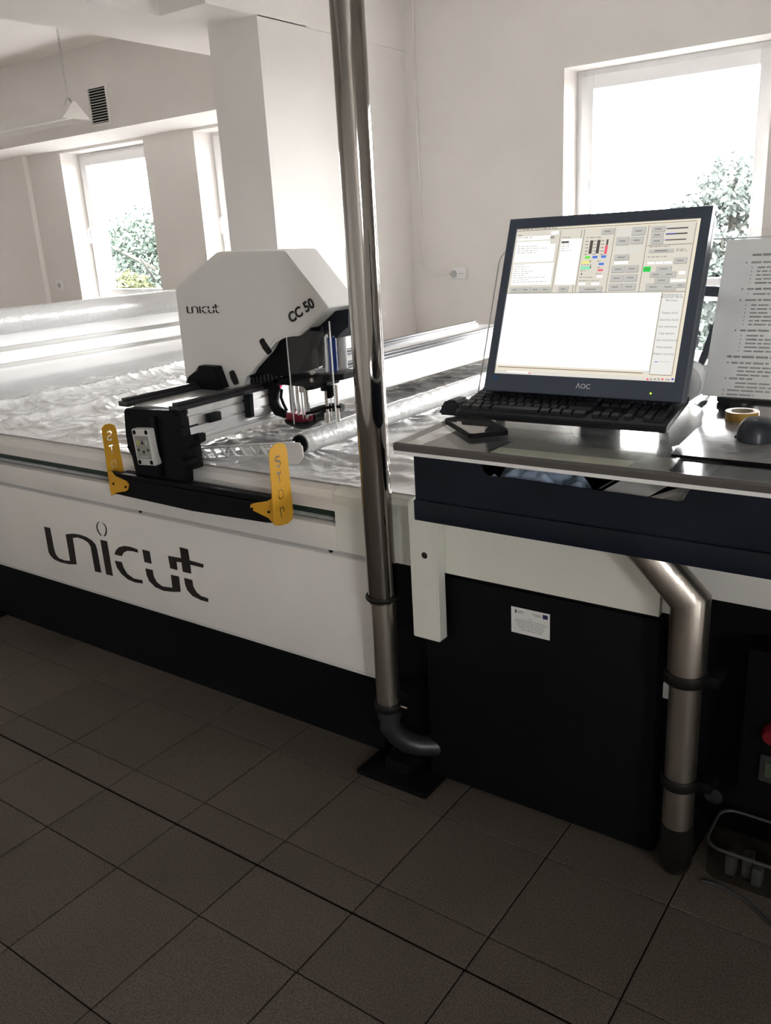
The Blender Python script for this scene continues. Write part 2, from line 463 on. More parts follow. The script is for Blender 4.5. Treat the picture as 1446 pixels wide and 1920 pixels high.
for (y0_, y1_) in WIN_FILL:  # added window, unseen, gives the front side its fill light
    w_ = thing('window_5', (XR+0.2, y0_, WRZ0), 'small high unseen window added in the right hand wall as fill light', 'window', kind='structure')
    bm = bmesh.new()
    for (ya, yb, za, zb_) in ((y0_, y0_+.06, WRZ0, WRZ1), (y1_-.06, y1_, WRZ0, WRZ1), (y0_+.06, y1_-.06, WRZ0, WRZ0+.06), (y0_+.06, y1_-.06, WRZ1-.06, WRZ1)):
        add_box(bm, XR+0.2, XR+0.27, ya, yb, za, zb_, 0.004)
    fin('window_frame', bm, M_UPVC, w_, True)
    box('pane', XR+0.23, XR+0.234, y0_+.06, y1_-.06, WRZ0+.06, WRZ1-.06, M_GLASS, w_)

window(6, *WIN[4], 'unseen white plastic window added for daylight to the right of the one behind the monitor')  # unseen extra window, added for more light on table and walls

# outside: ground and trees
M_GRASS = mat('outdoor_paving', (0.030, 0.030, 0.028), 0.9, var=0.4, vscale=1.5)
struct(box('ground', -40, 25, YW+0.42, 45, -0.9, -0.8, M_GRASS), 'paved yard outside the windows', 'ground')
M_LEAF1 = mat('leaf_green', (0.042, 0.056, 0.046), 0.9, spec=0.1, var=0.25, vscale=1.2)
M_LEAF2 = mat('leaf_yellow_green', (0.060, 0.064, 0.036), 0.9, spec=0.1, var=0.25, vscale=1.2)
M_LEAF3 = mat('leaf_hazed', (0.075, 0.088, 0.082), 0.9, spec=0.1, var=0.15, vscale=1.2)  # window glare and haze put into the leaf colour
M_BARK = mat('tree_bark', (0.035, 0.035, 0.030), 0.9, var=0.2)
def tree(x, y, z0, h, rx, rz, lm, label, seed):
    rnd = random.Random(seed)
    t = thing('tree', (x, y, z0), label, 'tree', 'trees outside the windows')
    bm = bmesh.new()
    add_tube(bm, [(x, y, z0), (x+0.05, y, z0+h*0.4), (x-0.04, y+.05, z0+h*0.8)], [0.14, 0.11, 0.04], 8)
    for k in range(6):
        a = rnd.uniform(0, 2*PI); zz = z0+h*rnd.uniform(.3, .65)
        add_tube(bm, [(x, y, zz), (x+math.cos(a)*rx*.7, y+math.sin(a)*rx*.7, zz+h*.22)], [0.05, 0.015], 6)
    fin('trunk', bm, M_BARK, t, True)
    bm = bmesh.new(); cz = z0+h-rz
    blobs = [(rnd.uniform(-.6, .6)*rx, rnd.uniform(-.6, .6)*rx, rnd.uniform(-.75, .6)*rz, rnd.uniform(.3, .5)) for _ in range(16)]
    for i in range(14000):
        b = rnd.choice(blobs)
        d = Vector((rnd.gauss(0, 1), rnd.gauss(0, 1), rnd.gauss(0, 1))).normalized()*rnd.uniform(.55, 1.05)*b[3]*rx
        p = Vector((x+b[0], y+b[1], cz+b[2])) + d
        if p.z < z0+0.15: continue
        u = Vector((rnd.gauss(0, 1), rnd.gauss(0, 1), rnd.gauss(0, 1))).normalized()
        v = u.cross(Vector((rnd.gauss(0, 1), rnd.gauss(0, 1), rnd.gauss(0, 1)))).normalized()
        s = rnd.uniform(.03, .07)
        bm.faces.new([bm.verts.new(p+u*s), bm.verts.new(p+v*s*.55), bm.verts.new(p-u*s), bm.verts.new(p-v*s*.55)])
    me = bpy.data.meshes.new('foliage'); bm.to_mesh(me); bm.free()
    o = link('foliage', me, t, lm); o['kind'] = 'stuff'
tree(-13.5, 11.5, -0.8, 3.2, 1.6, 1.7, M_LEAF1, 'green leafy tree seen through the farthest window', 1)
tree(-11.9, 9.3, -0.8, 2.1, .75, 1.0, M_LEAF2, 'low yellow green bush below the leafy tree outside', 2)
tree(-10.2, 12.5, -0.8, 3.2, 1.3, 1.5, M_LEAF1, 'green tree outside behind the square column', 3)
tree(-3.0, 12.0, -0.8, 3.4, 1.1, 1.8, M_LEAF3, 'haze-paled tree outside the window behind the monitor', 4)
tree(-1.2, 17.0, -0.8, 4.6, 1.4, 2.1, M_LEAF3, 'taller tree outside at the right window edge', 5)

# wall fittings
def socket_double():
    c = py(863, 511, YW)
    t = thing('power_socket', (c.x, YW, c.z), 'double surface socket on wall beside the right window', 'socket')
    box('socket_plate', c.x-0.058, c.x+0.058, YW-0.035, YW, c.z-0.04, c.z+0.04, M_UPVC, t, 0.008)
    lathe('plug', [(0.0, -0.02), (0.02, -0.02), (0.024, 0.0)], (c.x-0.03, YW-0.036, c.z-0.005), M_GREY, t, 'Y', 20)
    lathe('socket_face', [(0.0, 0.002), (0.016, 0.002), (0.020, -0.003), (0.022, 0.0)], (c.x+0.028, YW-0.036, c.z-0.005), M_UPVC, t, 'Y', 20)
    for s in (-1, 1):
        lathe('socket_hole', [(0.0, -0.0012), (0.0035, -0.0012), (0.0035, 0.0)], (c.x+0.028+s*0.008, YW-0.0375, c.z-0.005), M_INK, t, 'Y', 8)
    k = py(786, 300, YW).x
    pts = [(k, YW-0.008, ZC), (k, YW-0.008, c.z+0.11)] + [tuple(p) for p in bez((k, YW-0.008, c.z+0.1), (k+0.01, YW-0.008, c.z+0.005), (k+0.12, YW-0.008, c.z), 8)] + [(c.x-0.055, YW-0.01, c.z)]
    tag(tube('wall_cable', pts, 0.009, M_WALL, None, 8), 'white painted cable running down the wall to the socket', 'cable')
socket_double()
c = py(113, 535, YW)
t = thing('power_socket', (c.x, YW, c.z), 'small square socket on wall left of the farthest window', 'socket')
box('socket_plate', c.x-0.045, c.x+0.045, YW-0.012, YW, c.z-0.045, c.z+0.045, M_UPVC, t, 0.004)
lathe('socket_face', [(0.0, 0.004), (0.02, 0.004), (0.024, -0.002), (0.026, 0.0)], (c.x, YW-0.013, c.z), M_GREY, t, 'Y', 20)
# vent grille on the boxing
a, b = py(166, 166, 4.78), py(207, 228, 4.78)
gx0, gx1, gz0, gz1 = a.x, b.x, b.z, a.z-0.01
t = thing('vent_grille', ((gx0+gx1)/2, 4.78, gz0), 'dark louvred air vent in the white boxing', 'vent')
bm = bmesh.new(); fr = 0.022
add_box(bm, gx0-fr, gx0, 4.765, 4.78, gz0-fr, gz1+fr, .003); add_box(bm, gx1, gx1+fr, 4.765, 4.78, gz0-fr, gz1+fr, .003)
add_box(bm, gx0, gx1, 4.765, 4.78, gz0-fr, gz0, .003); add_box(bm, gx0, gx1, 4.765, 4.78, gz1, gz1+fr, .003)
fin('grille_frame', bm, M_WALL, t, True)
box('grille_back', gx0, gx1, 4.7775, 4.7795, gz0, gz1, M_BLACK, t)
ns = 13
for i in range(ns):
    z = gz0+(i+.5)*(gz1-gz0)/ns
    prism('slat', [(gx0, 4.767, z-0.006), (gx0, 4.767, z-0.0035), (gx0, 4.7772, z+0.003), (gx0, 4.7772, z+0.0005)], (gx1-gx0, 0, 0), M_LGREY, t)

# hanging lamp
M_LAMP = mat('lamp_white_enamel', (0.72, 0.70, 0.68), 0.4)
def lamp():
    X1 = -5.5
    zb = 2.383; yc = 4.10; hw = 0.115
    L = 1.25
    t = thing('hanging_lamp', (X1-L/2, yc, zb), 'white fluorescent lamp hanging on chains above the far table end', 'lamp')
    prof = [(yc-hw, zb), (yc+hw, zb), (yc+0.03, zb+0.085), (yc-0.03, zb+0.085)]
    bm = bmesh.new()
    # open bottomed reflector
    out = prof; n = 4
    for (i0, i1) in ((1, 2), (2, 3), (3, 0)):
        y0_, z0_ = out[i0]; y1_, z1_ = out[i1]
        bm.faces.new([bm.verts.new((X1, y0_, z0_)), bm.verts.new((X1-L, y0_, z0_)), bm.verts.new((X1-L, y1_, z1_)), bm.verts.new((X1, y1_, z1_))])
    bmesh.ops.remove_doubles(bm, verts=bm.verts[:], dist=1e-5)
    o = fin('reflector', bm, M_LAMP, t)
    md = o.modifiers.new('solid', 'SOLIDIFY'); md.thickness = 0.003
    for xx in (X1, X1-L):
        prism('end_plate', [(xx-0.002, yc-hw, zb), (xx-0.002, yc+hw, zb), (xx-0.002, yc+0.012, zb+0.11), (xx-0.002, yc-0.012, zb+0.11)], (0.004, 0, 0), M_LAMP, t)
    for s in (-1, 1):
        tube('lamp_tube', [(X1-0.03, yc+s*0.045, zb+0.03), (X1-L+0.03, yc+s*0.045, zb+0.03)], 0.013, M_UPVC, t, 10)
    for xx in (X1-0.06, X1-L+0.06):
        bm = bmesh.new()
        for s in (-1, 1):
            add_box(bm, xx-0.012, xx+0.012, yc+s*0.005-0.002, yc+s*0.005+0.002, zb+0.08, zb+0.14, 0,
                    mx=Matrix.Translation((0, yc, zb+0.14)) @ Matrix.Rotation(s*0.6, 4, 'X') @ Matrix.Translation((0, -yc, -zb-0.14)))
        fin('hanger', bm, M_GREY, t)
        bm = bmesh.new()
        n = 22; z0_ = zb+0.135; dz = (ZC-z0_)/n
        for i in range(n):
            zc = z0_+(i+.5)*dz
            ring = [Vector((math.cos(2*PI*k/8)*0.008, 0, math.sin(2*PI*k/8)*dz*0.62)) for k in range(9)]
            rot = Matrix.Rotation(PI/2*(i % 2), 3, 'Z')
            add_tube(bm, [rot @ r + Vector((xx, yc, zc)) for r in ring], 0.0022, 5, False)
        fin('chain', bm, M_GREY, t, True)
lamp()

# ============================================================ CUTTING TABLE
YP = 1.72           # front panel plane
TX_L, TX_R, TY_B = -4.45, 1.6, 3.82
mc = thing('cutting_table', (-1.5, 2.6, 0), 'long white and black fabric cutting table with unicut lettering', 'cutting table')
# black plinth (two stretches, recessed behind the white covers)
box('plinth', -4.30, -1.345, 1.765, 3.5, 0.0, 0.30, M_BLACK, mc)
box('foot_plate', -3.62, -3.372, 1.632, 1.764, 0.0, 0.014, M_BLACK, mc, 0.002)
box('plinth', -0.50, 1.5, 1.93, 3.5, 0.0, 0.655, M_BLACK, mc)
box('plinth', -1.345, -0.50, 2.02, 3.5, 0.0, 0.655, M_BLACK, mc)
# big white cover with the lettering
pan = box('front_panel', -4.40, -1.318, YP, YP+0.05, 0.281, 0.632, M_PANEL, mc, 0.004)
# folded lower lip of the cover
box('panel_lip', -4.40, -1.318, YP+0.002, YP+0.045, 0.272, 0.2805, M_LGREY, mc, 0.002)
# recessed groove strip
box('groove_strip', -4.40, -1.318, YP+0.012, YP+0.05, 0.632, 0.646, M_GREY, mc)
for gx in (-2.30, -1.47):
    lathe('screw', [(0, -0.004), (0.006, -0.004), (0.007, 0)], (gx, YP+0.012, 0.640), M_BLACK, mc, 'Y', 12)
# upper white strip above the groove
box('upper_strip', -4.40, -1.435, YP-0.002, YP+0.05, 0.646, 0.722, M_PANEL, mc, 0.003)
# slot with toothed green rack
box('rack_bed', -4.40, -1.436, YP+0.03, YP+0.06, 0.722, 0.764, M_GREEN, mc)
bm = bmesh.new()
x = -1.44
while x > -3.3:
    add_box(bm, x-0.003, x, YP+0.022, YP+0.0305, 0.727, 0.737); x -= 0.0065
o = fin('rack_teeth', bm, M_GREY, mc); o['kind'] = 'stuff'
# padded table edge above the slot
bm = bmesh.new()
prof = [(YP+0.004, 0.764), (YP+0.002, 0.80), (YP+0.012, 0.820), (YP+0.035, 0.829), (YP+0.12, 0.832), (YP+0.12, 0.764)]
add_prism(bm, [(-4.42, a, b) for a, b in prof], (2.984, 0, 0))
fin('table_edge', bm, M_PANEL, mc)
# plain cover block right of the slot and the beam further right
bm = bmesh.new()
prof = [(YP-0.002, 0.65), (YP-0.002, 0.815), (YP+0.012, 0.829), (YP+0.03, 0.833), (YP+0.12, 0.833), (YP+0.12, 0.65)]
add_prism(bm, [(-1.434, a, b) for a, b in prof], (0.904, 0, 0))
fin('side_cover', bm, M_PANEL2, mc)
box('side_cover_lip', -1.428, -0.535, YP-0.0045, YP-0.002, 0.787, 0.8145, M_PANEL2, mc, 0.001)
box('end_bracket', -0.529, -0.505, YP+0.01, YP+0.08, 0.655, 0.70, M_PANEL, mc, 0.003)
box('table_beam', -0.53, 1.5, 1.90, 2.02, 0.655, 0.835, M_PANEL, mc, 0.004)
box('table_bed', -4.42, 1.5, YP+0.12, TY_B, 0.66, 0.828, M_PANEL, mc, 0.004)
# dark slots in the table edge
for (xx, ww) in ((-1.475, 0.030), (-1.53, 0.012), (-1.19, 0.014)):
    box('edge_slot', xx, xx+ww, YP+0.040, YP+0.052, 0.8325, 0.8345, M_INK, mc)
# levelling foot plate
box('foot_plate', -1.355, -1.118, 1.632, 1.76, 0.0, 0.014, M_BLACK, mc, 0.002)
box('foot_leg', -1.29, -1.19, 1.78, 1.90, 0.0, 0.66, M_BLACK, mc, 0.003)
box('foot_web', -1.285, -1.205, 1.68, 1.79, 0.014, 0.05, M_BLACK, mc, 0.003)

# unicut lettering (flat black vinyl on the panel)
def zp(x, y): return py(60+x*0.24205, 960+y*0.24205, YP)
LOGO = [
 [(95,113),(140,123),(158,215),(172,290),(185,330),(210,358),(255,375),(297,378),(262,172),(320,167),(370,175),(420,192),(465,220),(492,250),(505,290),(538,470),(490,460),(455,265),(435,235),(400,212),(355,197),(316,200),(347,405),(290,404),(225,390),(175,368),(145,338),(130,310)],
 [(530,214),(582,226),(628,495),(577,482)],
 [(641,328),(650,298),(675,272),(715,262),(765,270),(818,290),(822,315),(780,303),(740,300),(710,315),(697,342)],
 [(643,376),(697,388),(710,430),(740,480),(790,515),(856,528),(859,553),(800,545),(745,522),(695,480),(660,430)],
 [(856,290),(912,304),(928,401),(873,387)],
 [(880,436),(935,449),(945,500),(970,545),(1010,575),(1090,587),(1077,485),(1140,500),(1153,618),(1090,618),(1020,610),(955,580),(910,535),(890,490)],
 [(1055,339),(1157,357),(1145,272),(1209,288),(1222,374),(1330,405),(1328,431),(1228,408),(1234,477),(1170,462),(1160,390),(1120,385),(1128,450),(1073,435)],
 [(1180,510),(1243,527),(1250,575),(1275,620),(1310,650),(1366,670),(1367,697),(1310,682),(1245,650),(1205,605),(1188,560)],
]
RING = [
 [(520,73),(505,88),(499,115),(508,150),(530,180),(541,183),(520,155),(507,120),(511,92),(523,76)],
 [(541,80),(565,105),(573,135),(571,160),(558,188),(572,185),(581,160),(579,128),(567,98)],
]
LXZ = [[(zp(*q).x, zp(*q).z) for q in g] for g in LOGO]
RXZ = [[(zp(*q).x, zp(*q).z) for q in g] for g in RING]
for g in LXZ + RXZ:
    prism('lettering', [(a, YP-0.0012, b) for a, b in g], (0, 0.0016, 0), M_INK, pan)

# film covered table top
def film_sheet():
    x0, x1, y0, y1 = -4.16, 0.9, YP+0.03, TY_B-0.02
    nx, ny = 520, 210
    bm = bmesh.new(); V = []
    for j in range(ny+1):
        row = []
        for i in range(nx+1):
            x = x0+(x1-x0)*i/nx; y = y0+(y1-y0)*j/ny
            p = Vector((x*2.2, y*3.6, 0.3))
            w = noise.noise(p + Vector((noise.noise(p*0.7)*1.3, noise.noise(p*0.7+Vector((5, 5, 5)))*1.3, 0)))
            r = (1-abs(noise.noise(Vector((x*4.1+y*1.2, y*9.0-x*2.0, 1.7)))))**6
            r2 = (1-abs(noise.noise(Vector((x*9+y*3, y*17+x*4, 4.7)))))**7
            edge = min(1.0, (y-y0)/0.12); calm = 0.55 if x < -2.7 else min(1.0, 0.55+(x+2.7)*1.5)
            z = 0.836 + edge*(0.012*max(0, w) + 0.013*r*calm + 0.0075*r2*calm) + 0.0016*abs(noise.noise(Vector((x*26+y*9, y*34, 2))))
            # two long folds running across the table
            for fx, a in ((-3.30, .030), (-2.86, .022), (-3.72, .034)):
                fx2 = fx + 0.10*math.sin(y*2.3+fx) 
                z += a*edge*math.exp(-abs(x-fx2)/0.035)
            row.append(bm.verts.new((x, y, z)))
        V.append(row)
    for j in range(ny):
        for i in range(nx):
            bm.faces.new((V[j][i], V[j][i+1], V[j+1][i+1], V[j+1][i]))
    for k in range(nx):    # hem hanging over the padded edge
        pass
    o = fin('film_sheet', bm, M_FILM, None)
    for p in o.data.polygons: p.use_smooth = True
    tag(o, 'crumpled clear plastic film spread over the table top', 'plastic film')
film_sheet()

# film feed at the far left end: roll, bars and a backlit curtain of film
XF = -4.22
fd = thing('film_feed', (XF, 2.6, 0.83), 'backlit white film curtain and roll at the far table end', 'film feed')
r1 = px(0, 578, XF).z; r0 = px(0, 628, XF).z
zc, rr = (r0+r1)/2, (r1-r0)/2
tube('feed_roll', [(XF, 1.80, zc), (XF, 3.795, zc)], rr, M_ROLLF, fd, 32)
bm = bmesh.new()
pr_ = [(XF-0.02, zc-rr*0.6), (XF+0.005, zc-0.10), (XF+0.010, 1.0), (XF+0.03, 0.93), (XF+0.10, 0.878), (XF+0.22, 0.852), (XF+0.40, 0.842)]
ny = 60; rows = []
sm = []
for i in range(len(pr_)-1):
    for k in range(4):
        t_ = k/4; sm.append((pr_[i][0]*(1-t_)+pr_[i+1][0]*t_, pr_[i][1]*(1-t_)+pr_[i+1][1]*t_))
sm.append(pr_[-1])
for j in range(ny+1):
    y = 1.80+1.985*j/ny
    rows.append([bm.verts.new((a + 0.010*noise.noise(Vector((a*3, y*4, b*2))), y, b + (0.006*noise.noise(Vector((a*6, y*8, 1))) if b < 0.93 else 0))) for a, b in sm])
for j in range(ny):
    for i in range(len(sm)-1): bm.faces.new((rows[j][i], rows[j][i+1], rows[j+1][i+1], rows[j+1][i]))
o = fin('film_curtain', bm, M_FEED, fd, False)
for p in o.data.polygons: p.use_smooth = True
for (ya, yb) in ((651, 660), (683, 691)):
    za, zb_ = px(0, ya, XF+0.03).z, px(0, yb, XF+0.03).z
    box('feed_bar', XF+0.016, XF+0.036, 1.80, 3.785, zb_, za, M_LGREY, fd, 0.004)
box('feed_bracket', XF-0.05, XF+0.05, 1.765, 1.795, 0.834, zc+0.05, M_ALUW, fd, 0.004)
box('feed_bracket', XF-0.05, XF+0.05, 3.80, 3.815, 0.834, zc+0.05, M_ALUW, fd, 0.004)

# ============================================================ GANTRY
ga = thing('gantry', (-2.08, 1.66, 0.72), 'aluminium gantry bridging the cutting table with yellow stop bumpers', 'gantry')
GX0, GX1 = -2.20, -1.95
GZ0, GZ1 = 0.918, 1.022
# extruded beam with grooves on the right face
prof = [(GX0, GZ0), (GX0, GZ1), (GX1, GZ1)]
zs = [GZ1, 1.008, 1.008, 0.999, 0.999, 0.972, 0.972, 0.966, 0.966, 0.944, 0.944, 0.938, 0.938, GZ0]
ins = [0, 0, .006, .006, 0, 0, .007, .007, 0, 0, .007, .007, 0, 0]
prof += [(GX1-a, z) for z, a in zip(zs[1:], ins[1:])]
bm = bmesh.new(); add_prism(bm, [(a, 1.69, b) for a, b in prof], (0, 2.23, 0))
fin('gantry_beam', bm, M_ALU, ga)
box('beam_foot', GX1-0.02, GX1+0.012, 1.70, 3.92, GZ0-0.004, GZ0+0.010, M_ALUW, ga, 0.002)
M_RAIL = mat('dark_guide_rail', (0.05, 0.05, 0.055), 0.3, 0.6)
for xx in (-2.235, -2.0):
    bm = bmesh.new()
    add_box(bm, xx, xx+0.045, 1.66, 3.88, GZ1-0.004, GZ1+0.012, 0.002)
    add_box(bm, xx+0.012, xx+0.034, 1.665, 3.88, GZ1+0.011, GZ1+0.022, 0.002)
    fin('guide_rail', bm, M_RAIL, ga, True)
# black end plate, traced in the plane of its front face
YG = 1.655
def yq(pts, Y): return [py(a, b, Y) for a, b in pts]
ep = [(232,770),(236,766),(330,771),(336,774),(340,800),(344,822),(366,814),(372,816),(373,830),(346,842),(346,850),(350,905),(255,890),(248,855),(240,842),(236,815)]
prism('end_plate', yq(ep, YG), (0, 0.030, 0), M_PLAST, ga, 0.0015)
box('end_plate_rib', -2.075, -2.055, YG-0.010, YG, 0.81, 1.0, M_PLAST, ga, 0.003)
box('end_block', -2.195, -1.955, YG+0.030, YG+0.075, 0.835, 1.0, M_PLAST, ga, 0.003)
for (a, b) in ((240, 775), (330, 778), (366, 822), (345, 800), (242, 838), (343, 860), (300, 790)):
    p = py(a, b, YG); lathe('bolt', [(0, -0.004), (0.004, -0.004), (0.005, 0)], (p.x, YG, p.z), M_BLACK, ga, 'Y', 10)
p = py(352, 870, YG-0.005)
lathe('pivot_knob', [(0, -0.02), (0.013, -0.018), (0.015, 0.0), (0.015, 0.03)], (p.x, YG+0.0, p.z), M_PLAST, ga, 'Y', 20)
box('sensor_block', -1.952, -1.930, 1.755, 1.805, 0.968, 0.995, M_PLAST, ga, 0.003)
# keypad on the end plate
kb0 = thing  # (keypad parts below)
p = py(268, 839, YG-0.03); hw, hh = 0.043, 0.058
R_k = Matrix.Translation(p) @ Matrix.Rotation(math.radians(-4), 4, 'Y')
def kbx(nm, x0, x1, z0, z1, y0, y1, m, par, bev=0.0):
    return box(nm, x0, x1, y0, y1, z0, z1, m, par, bev, R_k)
kp = kbx('keypad', -hw, hw, -hh, hh, 0, 0.030, M_LGREY, ga, 0.006); kp['label'] = 'light grey keypad with arrow buttons'
M_KPF = mat('keypad_face', (0.30, 0.30, 0.27), 0.4)
kbx('keypad_face', -hw+0.012, hw-0.010, -hh+0.022, hh-0.022, -0.001, 0.001, M_KPF, kp)
for sx in (-1, 1):
    for sz in (-1, 1):
        q = R_k @ Vector((sx*0.028, 0, sz*0.047))
        lathe('screw', [(0, -0.002), (0.006, -0.002), (0.0075, 0)], q, M_BLACK, kp, 'Y', 12)
def ktri(cx, cz, dx, dz, s):
    pts = [(cx+dx*s, cz+dz*s), (cx-dz*s*.8-dx*s*.5, cz+dx*s*.8-dz*s*.5), (cx+dz*s*.8-dx*s*.5, cz-dx*s*.8-dz*s*.5)]
    prism('arrow', [R_k @ Vector((a, -0.0018, b)) for a, b in pts], (0, 0.0009, 0), M_INK, kp)
ktri(0.002, 0.014, 0, 1, 0.008); ktri(0.002, -0.014, 0, -1, 0.008); ktri(-0.021, -0.008, -1, 0, 0.007); ktri(0.024, -0.008, 1, 0, 0.007)
M_KY = mat('keypad_yellow', (0.5, 0.5, 0.15), 0.5)
kbx('button', -0.024, -0.012, 0.008, 0.022, -0.0018, -0.0009, M_KY, kp)
kbx('button', 0.016, 0.028, 0.008, 0.022, -0.0018, -0.0009, M_GREY, kp)
kbx('button', -0.020, 0.022, -0.032, -0.027, -0.0018, -0.0009, M_GREY, kp)
# bumper bar
bar = [(206,884),(222,888),(350,908),(512,934),(512,981),(500,980),(360,958),(235,930),(216,926)]
prism('bumper_bar', yq(bar, 1.632), (0, 0.016, 0), M_PLAST, ga, 0.0012)
box('bar_top_plate', -2.29, -1.60, 1.632, 1.70, 0.788, 0.794, M_PLAST, ga, 0.0015)
# yellow stop bumpers with STOP cut through
def stencil(ch, oy, oz, w, h, t):
    """strokes (list of polygons) of one stencil letter in local (a, b)"""
    out = []
    def pl(pts): out.append([(oy+a*w, oz+b*h) for a, b in pts])
    def arc(cx, cy, rx, ry, a0, a1, tt, n=10):
        o1 = [(cx+rx*math.cos(math.radians(a0+(a1-a0)*i/n)), cy+ry*math.sin(math.radians(a0+(a1-a0)*i/n))) for i in range(n+1)]
        i1 = [(cx+(rx-tt/w)*math.cos(math.radians(a0+(a1-a0)*i/n)), cy+(ry-tt/h)*math.sin(math.radians(a0+(a1-a0)*i/n))) for i in range(n+1)]
        pl(o1 + i1[::-1])
    if ch == 'T':
        pl([(0, 1), (1, 1), (1, 1-t/h), (.5+t/w/2, 1-t/h), (.5+t/w/2, 0), (.5-t/w/2, 0), (.5-t/w/2, 1-t/h), (0, 1-t/h)])
    elif ch == 'O':
        arc(.5, .5, .55, .5, 100, 260, t*.7); arc(.5, .5, .55, .5, -80, 80, t*.7)
    elif ch == 'P':
        pl([(0.05, 0), (0.05+t/w, 0), (0.05+t/w, 1), (0.05, 1)]); arc(.45, .70, .5, .30, -70, 90, t)
    elif ch == 'S':
        n = 18; pts = []
        for i in range(n+1):
            s = i/n
            if s < .5: a = math.radians(30+240*(s/.5)); c = (.5, .73); p = (c[0]+.42*math.cos(a), c[1]+.24*math.sin(a))
            else: a = math.radians(90-240*((s-.5)/.5)); c = (.5, .25); p = (c[0]+.45*math.cos(a), c[1]+.25*math.sin(a))
            pts.append(p)
        L, R = [], []
        for i, p in enumerate(pts):
            q0 = pts[max(0, i-1)]; q1 = pts[min(n, i+1)]
            dx, dy = (q1[0]-q0[0])*w, (q1[1]-q0[1])*h; l = math.hypot(dx, dy) or 1
            nx, ny = -dy/l*t/2/w, dx/l*t/2/h
            L.append((p[0]+nx, p[1]+ny)); R.append((p[0]-nx, p[1]-ny))
        pl(L + R[::-1])
    return out
def bumper(X, outline, wing, lx, label):
    # tall plate in the YZ plane at X (2.5 mm sheet)
    pts = [px(a, b, X) for a, b in outline]
    bm = bmesh.new(); add_prism(bm, pts, (0.0025, 0, 0))
    bmesh.ops.recalc_face_normals(bm, faces=bm.faces[:])
    me = bpy.data.meshes.new('stop_bumper'); bm.to_mesh(me); bm.free()
    o = link('stop_bumper', me, ga, M_YEL); o['label'] = label
    ys = [p.y for p in pts]; yc = (min(ys)+max(ys))/2 - 0.002
    cut = bmesh.new()
    for ch, z in zip('STOP', (0.900, 0.855, 0.805, 0.755)):
        h, w = 0.030, 0.020
        if lx == 'P_low': pass
        for g in stencil(ch, yc-w/2, z, w, h, 0.0055):
            if lx == 'mirror': g = [(2*yc-a, b) for a, b in g]
            add_prism(cut, [(X-0.01, a, b) for a, b in g], (0.025, 0, 0))
    bmesh.ops.recalc_face_normals(cut, faces=cut.faces[:])
    cme = bpy.data.meshes.new('cutter'); cut.to_mesh(cme); cut.free()
    co = bpy.data.objects.new('tmp_cutter', cme); C.objects.link(co)
    md = o.modifiers.new('b', 'BOOLEAN'); md.operation = 'DIFFERENCE'; md.object = co; md.solver = 'EXACT'
    try: md.use_self = True
    except Exception: pass
    bpy.context.view_layer.update()
    dg = bpy.context.evaluated_depsgraph_get()
    nm = bpy.data.meshes.new_from_object(o.evaluated_get(dg))
    if len(nm.polygons) > 10:
        o.modifiers.remove(md); o.data = nm
        nm.materials.clear(); nm.materials.append(M_YEL)
    else: o.modifiers.remove(md)
    C.objects.unlink(co); bpy.data.objects.remove(co)
    prism('bumper_wing', yq(wing[0], 1.6285), (0, 0.0025, 0), M_YEL, o)
    for (a, b) in wing[1]:
        p = py(a, b, 1.628); lathe('bolt', [(0, -0.003), (0.0035, -0.003), (0.0042, 0)], (p.x, 1.6285, p.z), M_BLACK, o, 'Y', 10)
bumper(-1.56, [(504,852),(506,842),(514,833),(524,830),(533,833),(537,842),(549,962),(547,974),(538,982),(524,986),(513,984)],
       ([(504,850),(513,850),(524,986),(515,985),(503,971),(472,956),(469,950),(470,946),(474,944),(500,940),(509,935),(511,928)], [(473, 954), (504, 960)]), '', 'yellow plate reading STOP')
bumper(-2.315, [(191,812),(190,803),(196,796),(206,794),(214,797),(217,804),(232,885),(218,926),(208,929)],
       ([(203,884),(208,884),(216,893),(236,902),(241,908),(240,917),(236,921),(218,924),(208,929)], [(213, 907), (236, 913)]), 'mirror', 'yellow plate reading STOP seen from behind')
# white truss arm holding the film roll
YA = 1.79
a0, a1 = py(357, 852, YA), py(552, 841, YA)
bm = bmesh.new()
d = (a1-a0); L = d.length; d.normalize(); n = Vector((-d.z, 0, d.x))
h0, h1 = 0.017, 0.017
def bar3(bm, p, q, w, dy=0.008):
    e = (q-p); l = e.length; e.normalize(); m_ = Vector((-e.z, 0, e.x))*w/2
    add_prism(bm, [p+m_, q+m_, q-m_, p-m_], (0, dy, 0))
bar3(bm, a0+n*h0, a1+n*h0, 0.006); bar3(bm, a0-n*h0, a1-n*h0, 0.006)
N = 9
for i in range(N):
    s0, s1 = L*(0.12+0.85*i/N), L*(0.12+0.85*(i+0.55)/N)
    bar3(bm, a0+d*s0+n*h0, a0+d*s1-n*h0, 0.005)
    if i % 3 == 2: bar3(bm, a0+d*s1-n*h0, a0+d*(s1+L*.04)+n*h0, 0.005)
bar3(bm, a0-d*0.0, a0+d*L*0.13, 0.034); bar3(bm, a0+d*L*0.94, a1, 0.034)
fin('truss_arm', bm, M_ALUW, ga)
prism('arm_bracket', [a1+Vector((x_, 0, z_)) for x_, z_ in ((-0.03, .018), (0.02, .02), (0.035, .01), (0.035, -.02), (0.01, -.045), (-0.04, -.05), (-0.05, -.03), (-0.03, -.02))], (0, -0.006, 0), M_ALUW, ga, 0.001)

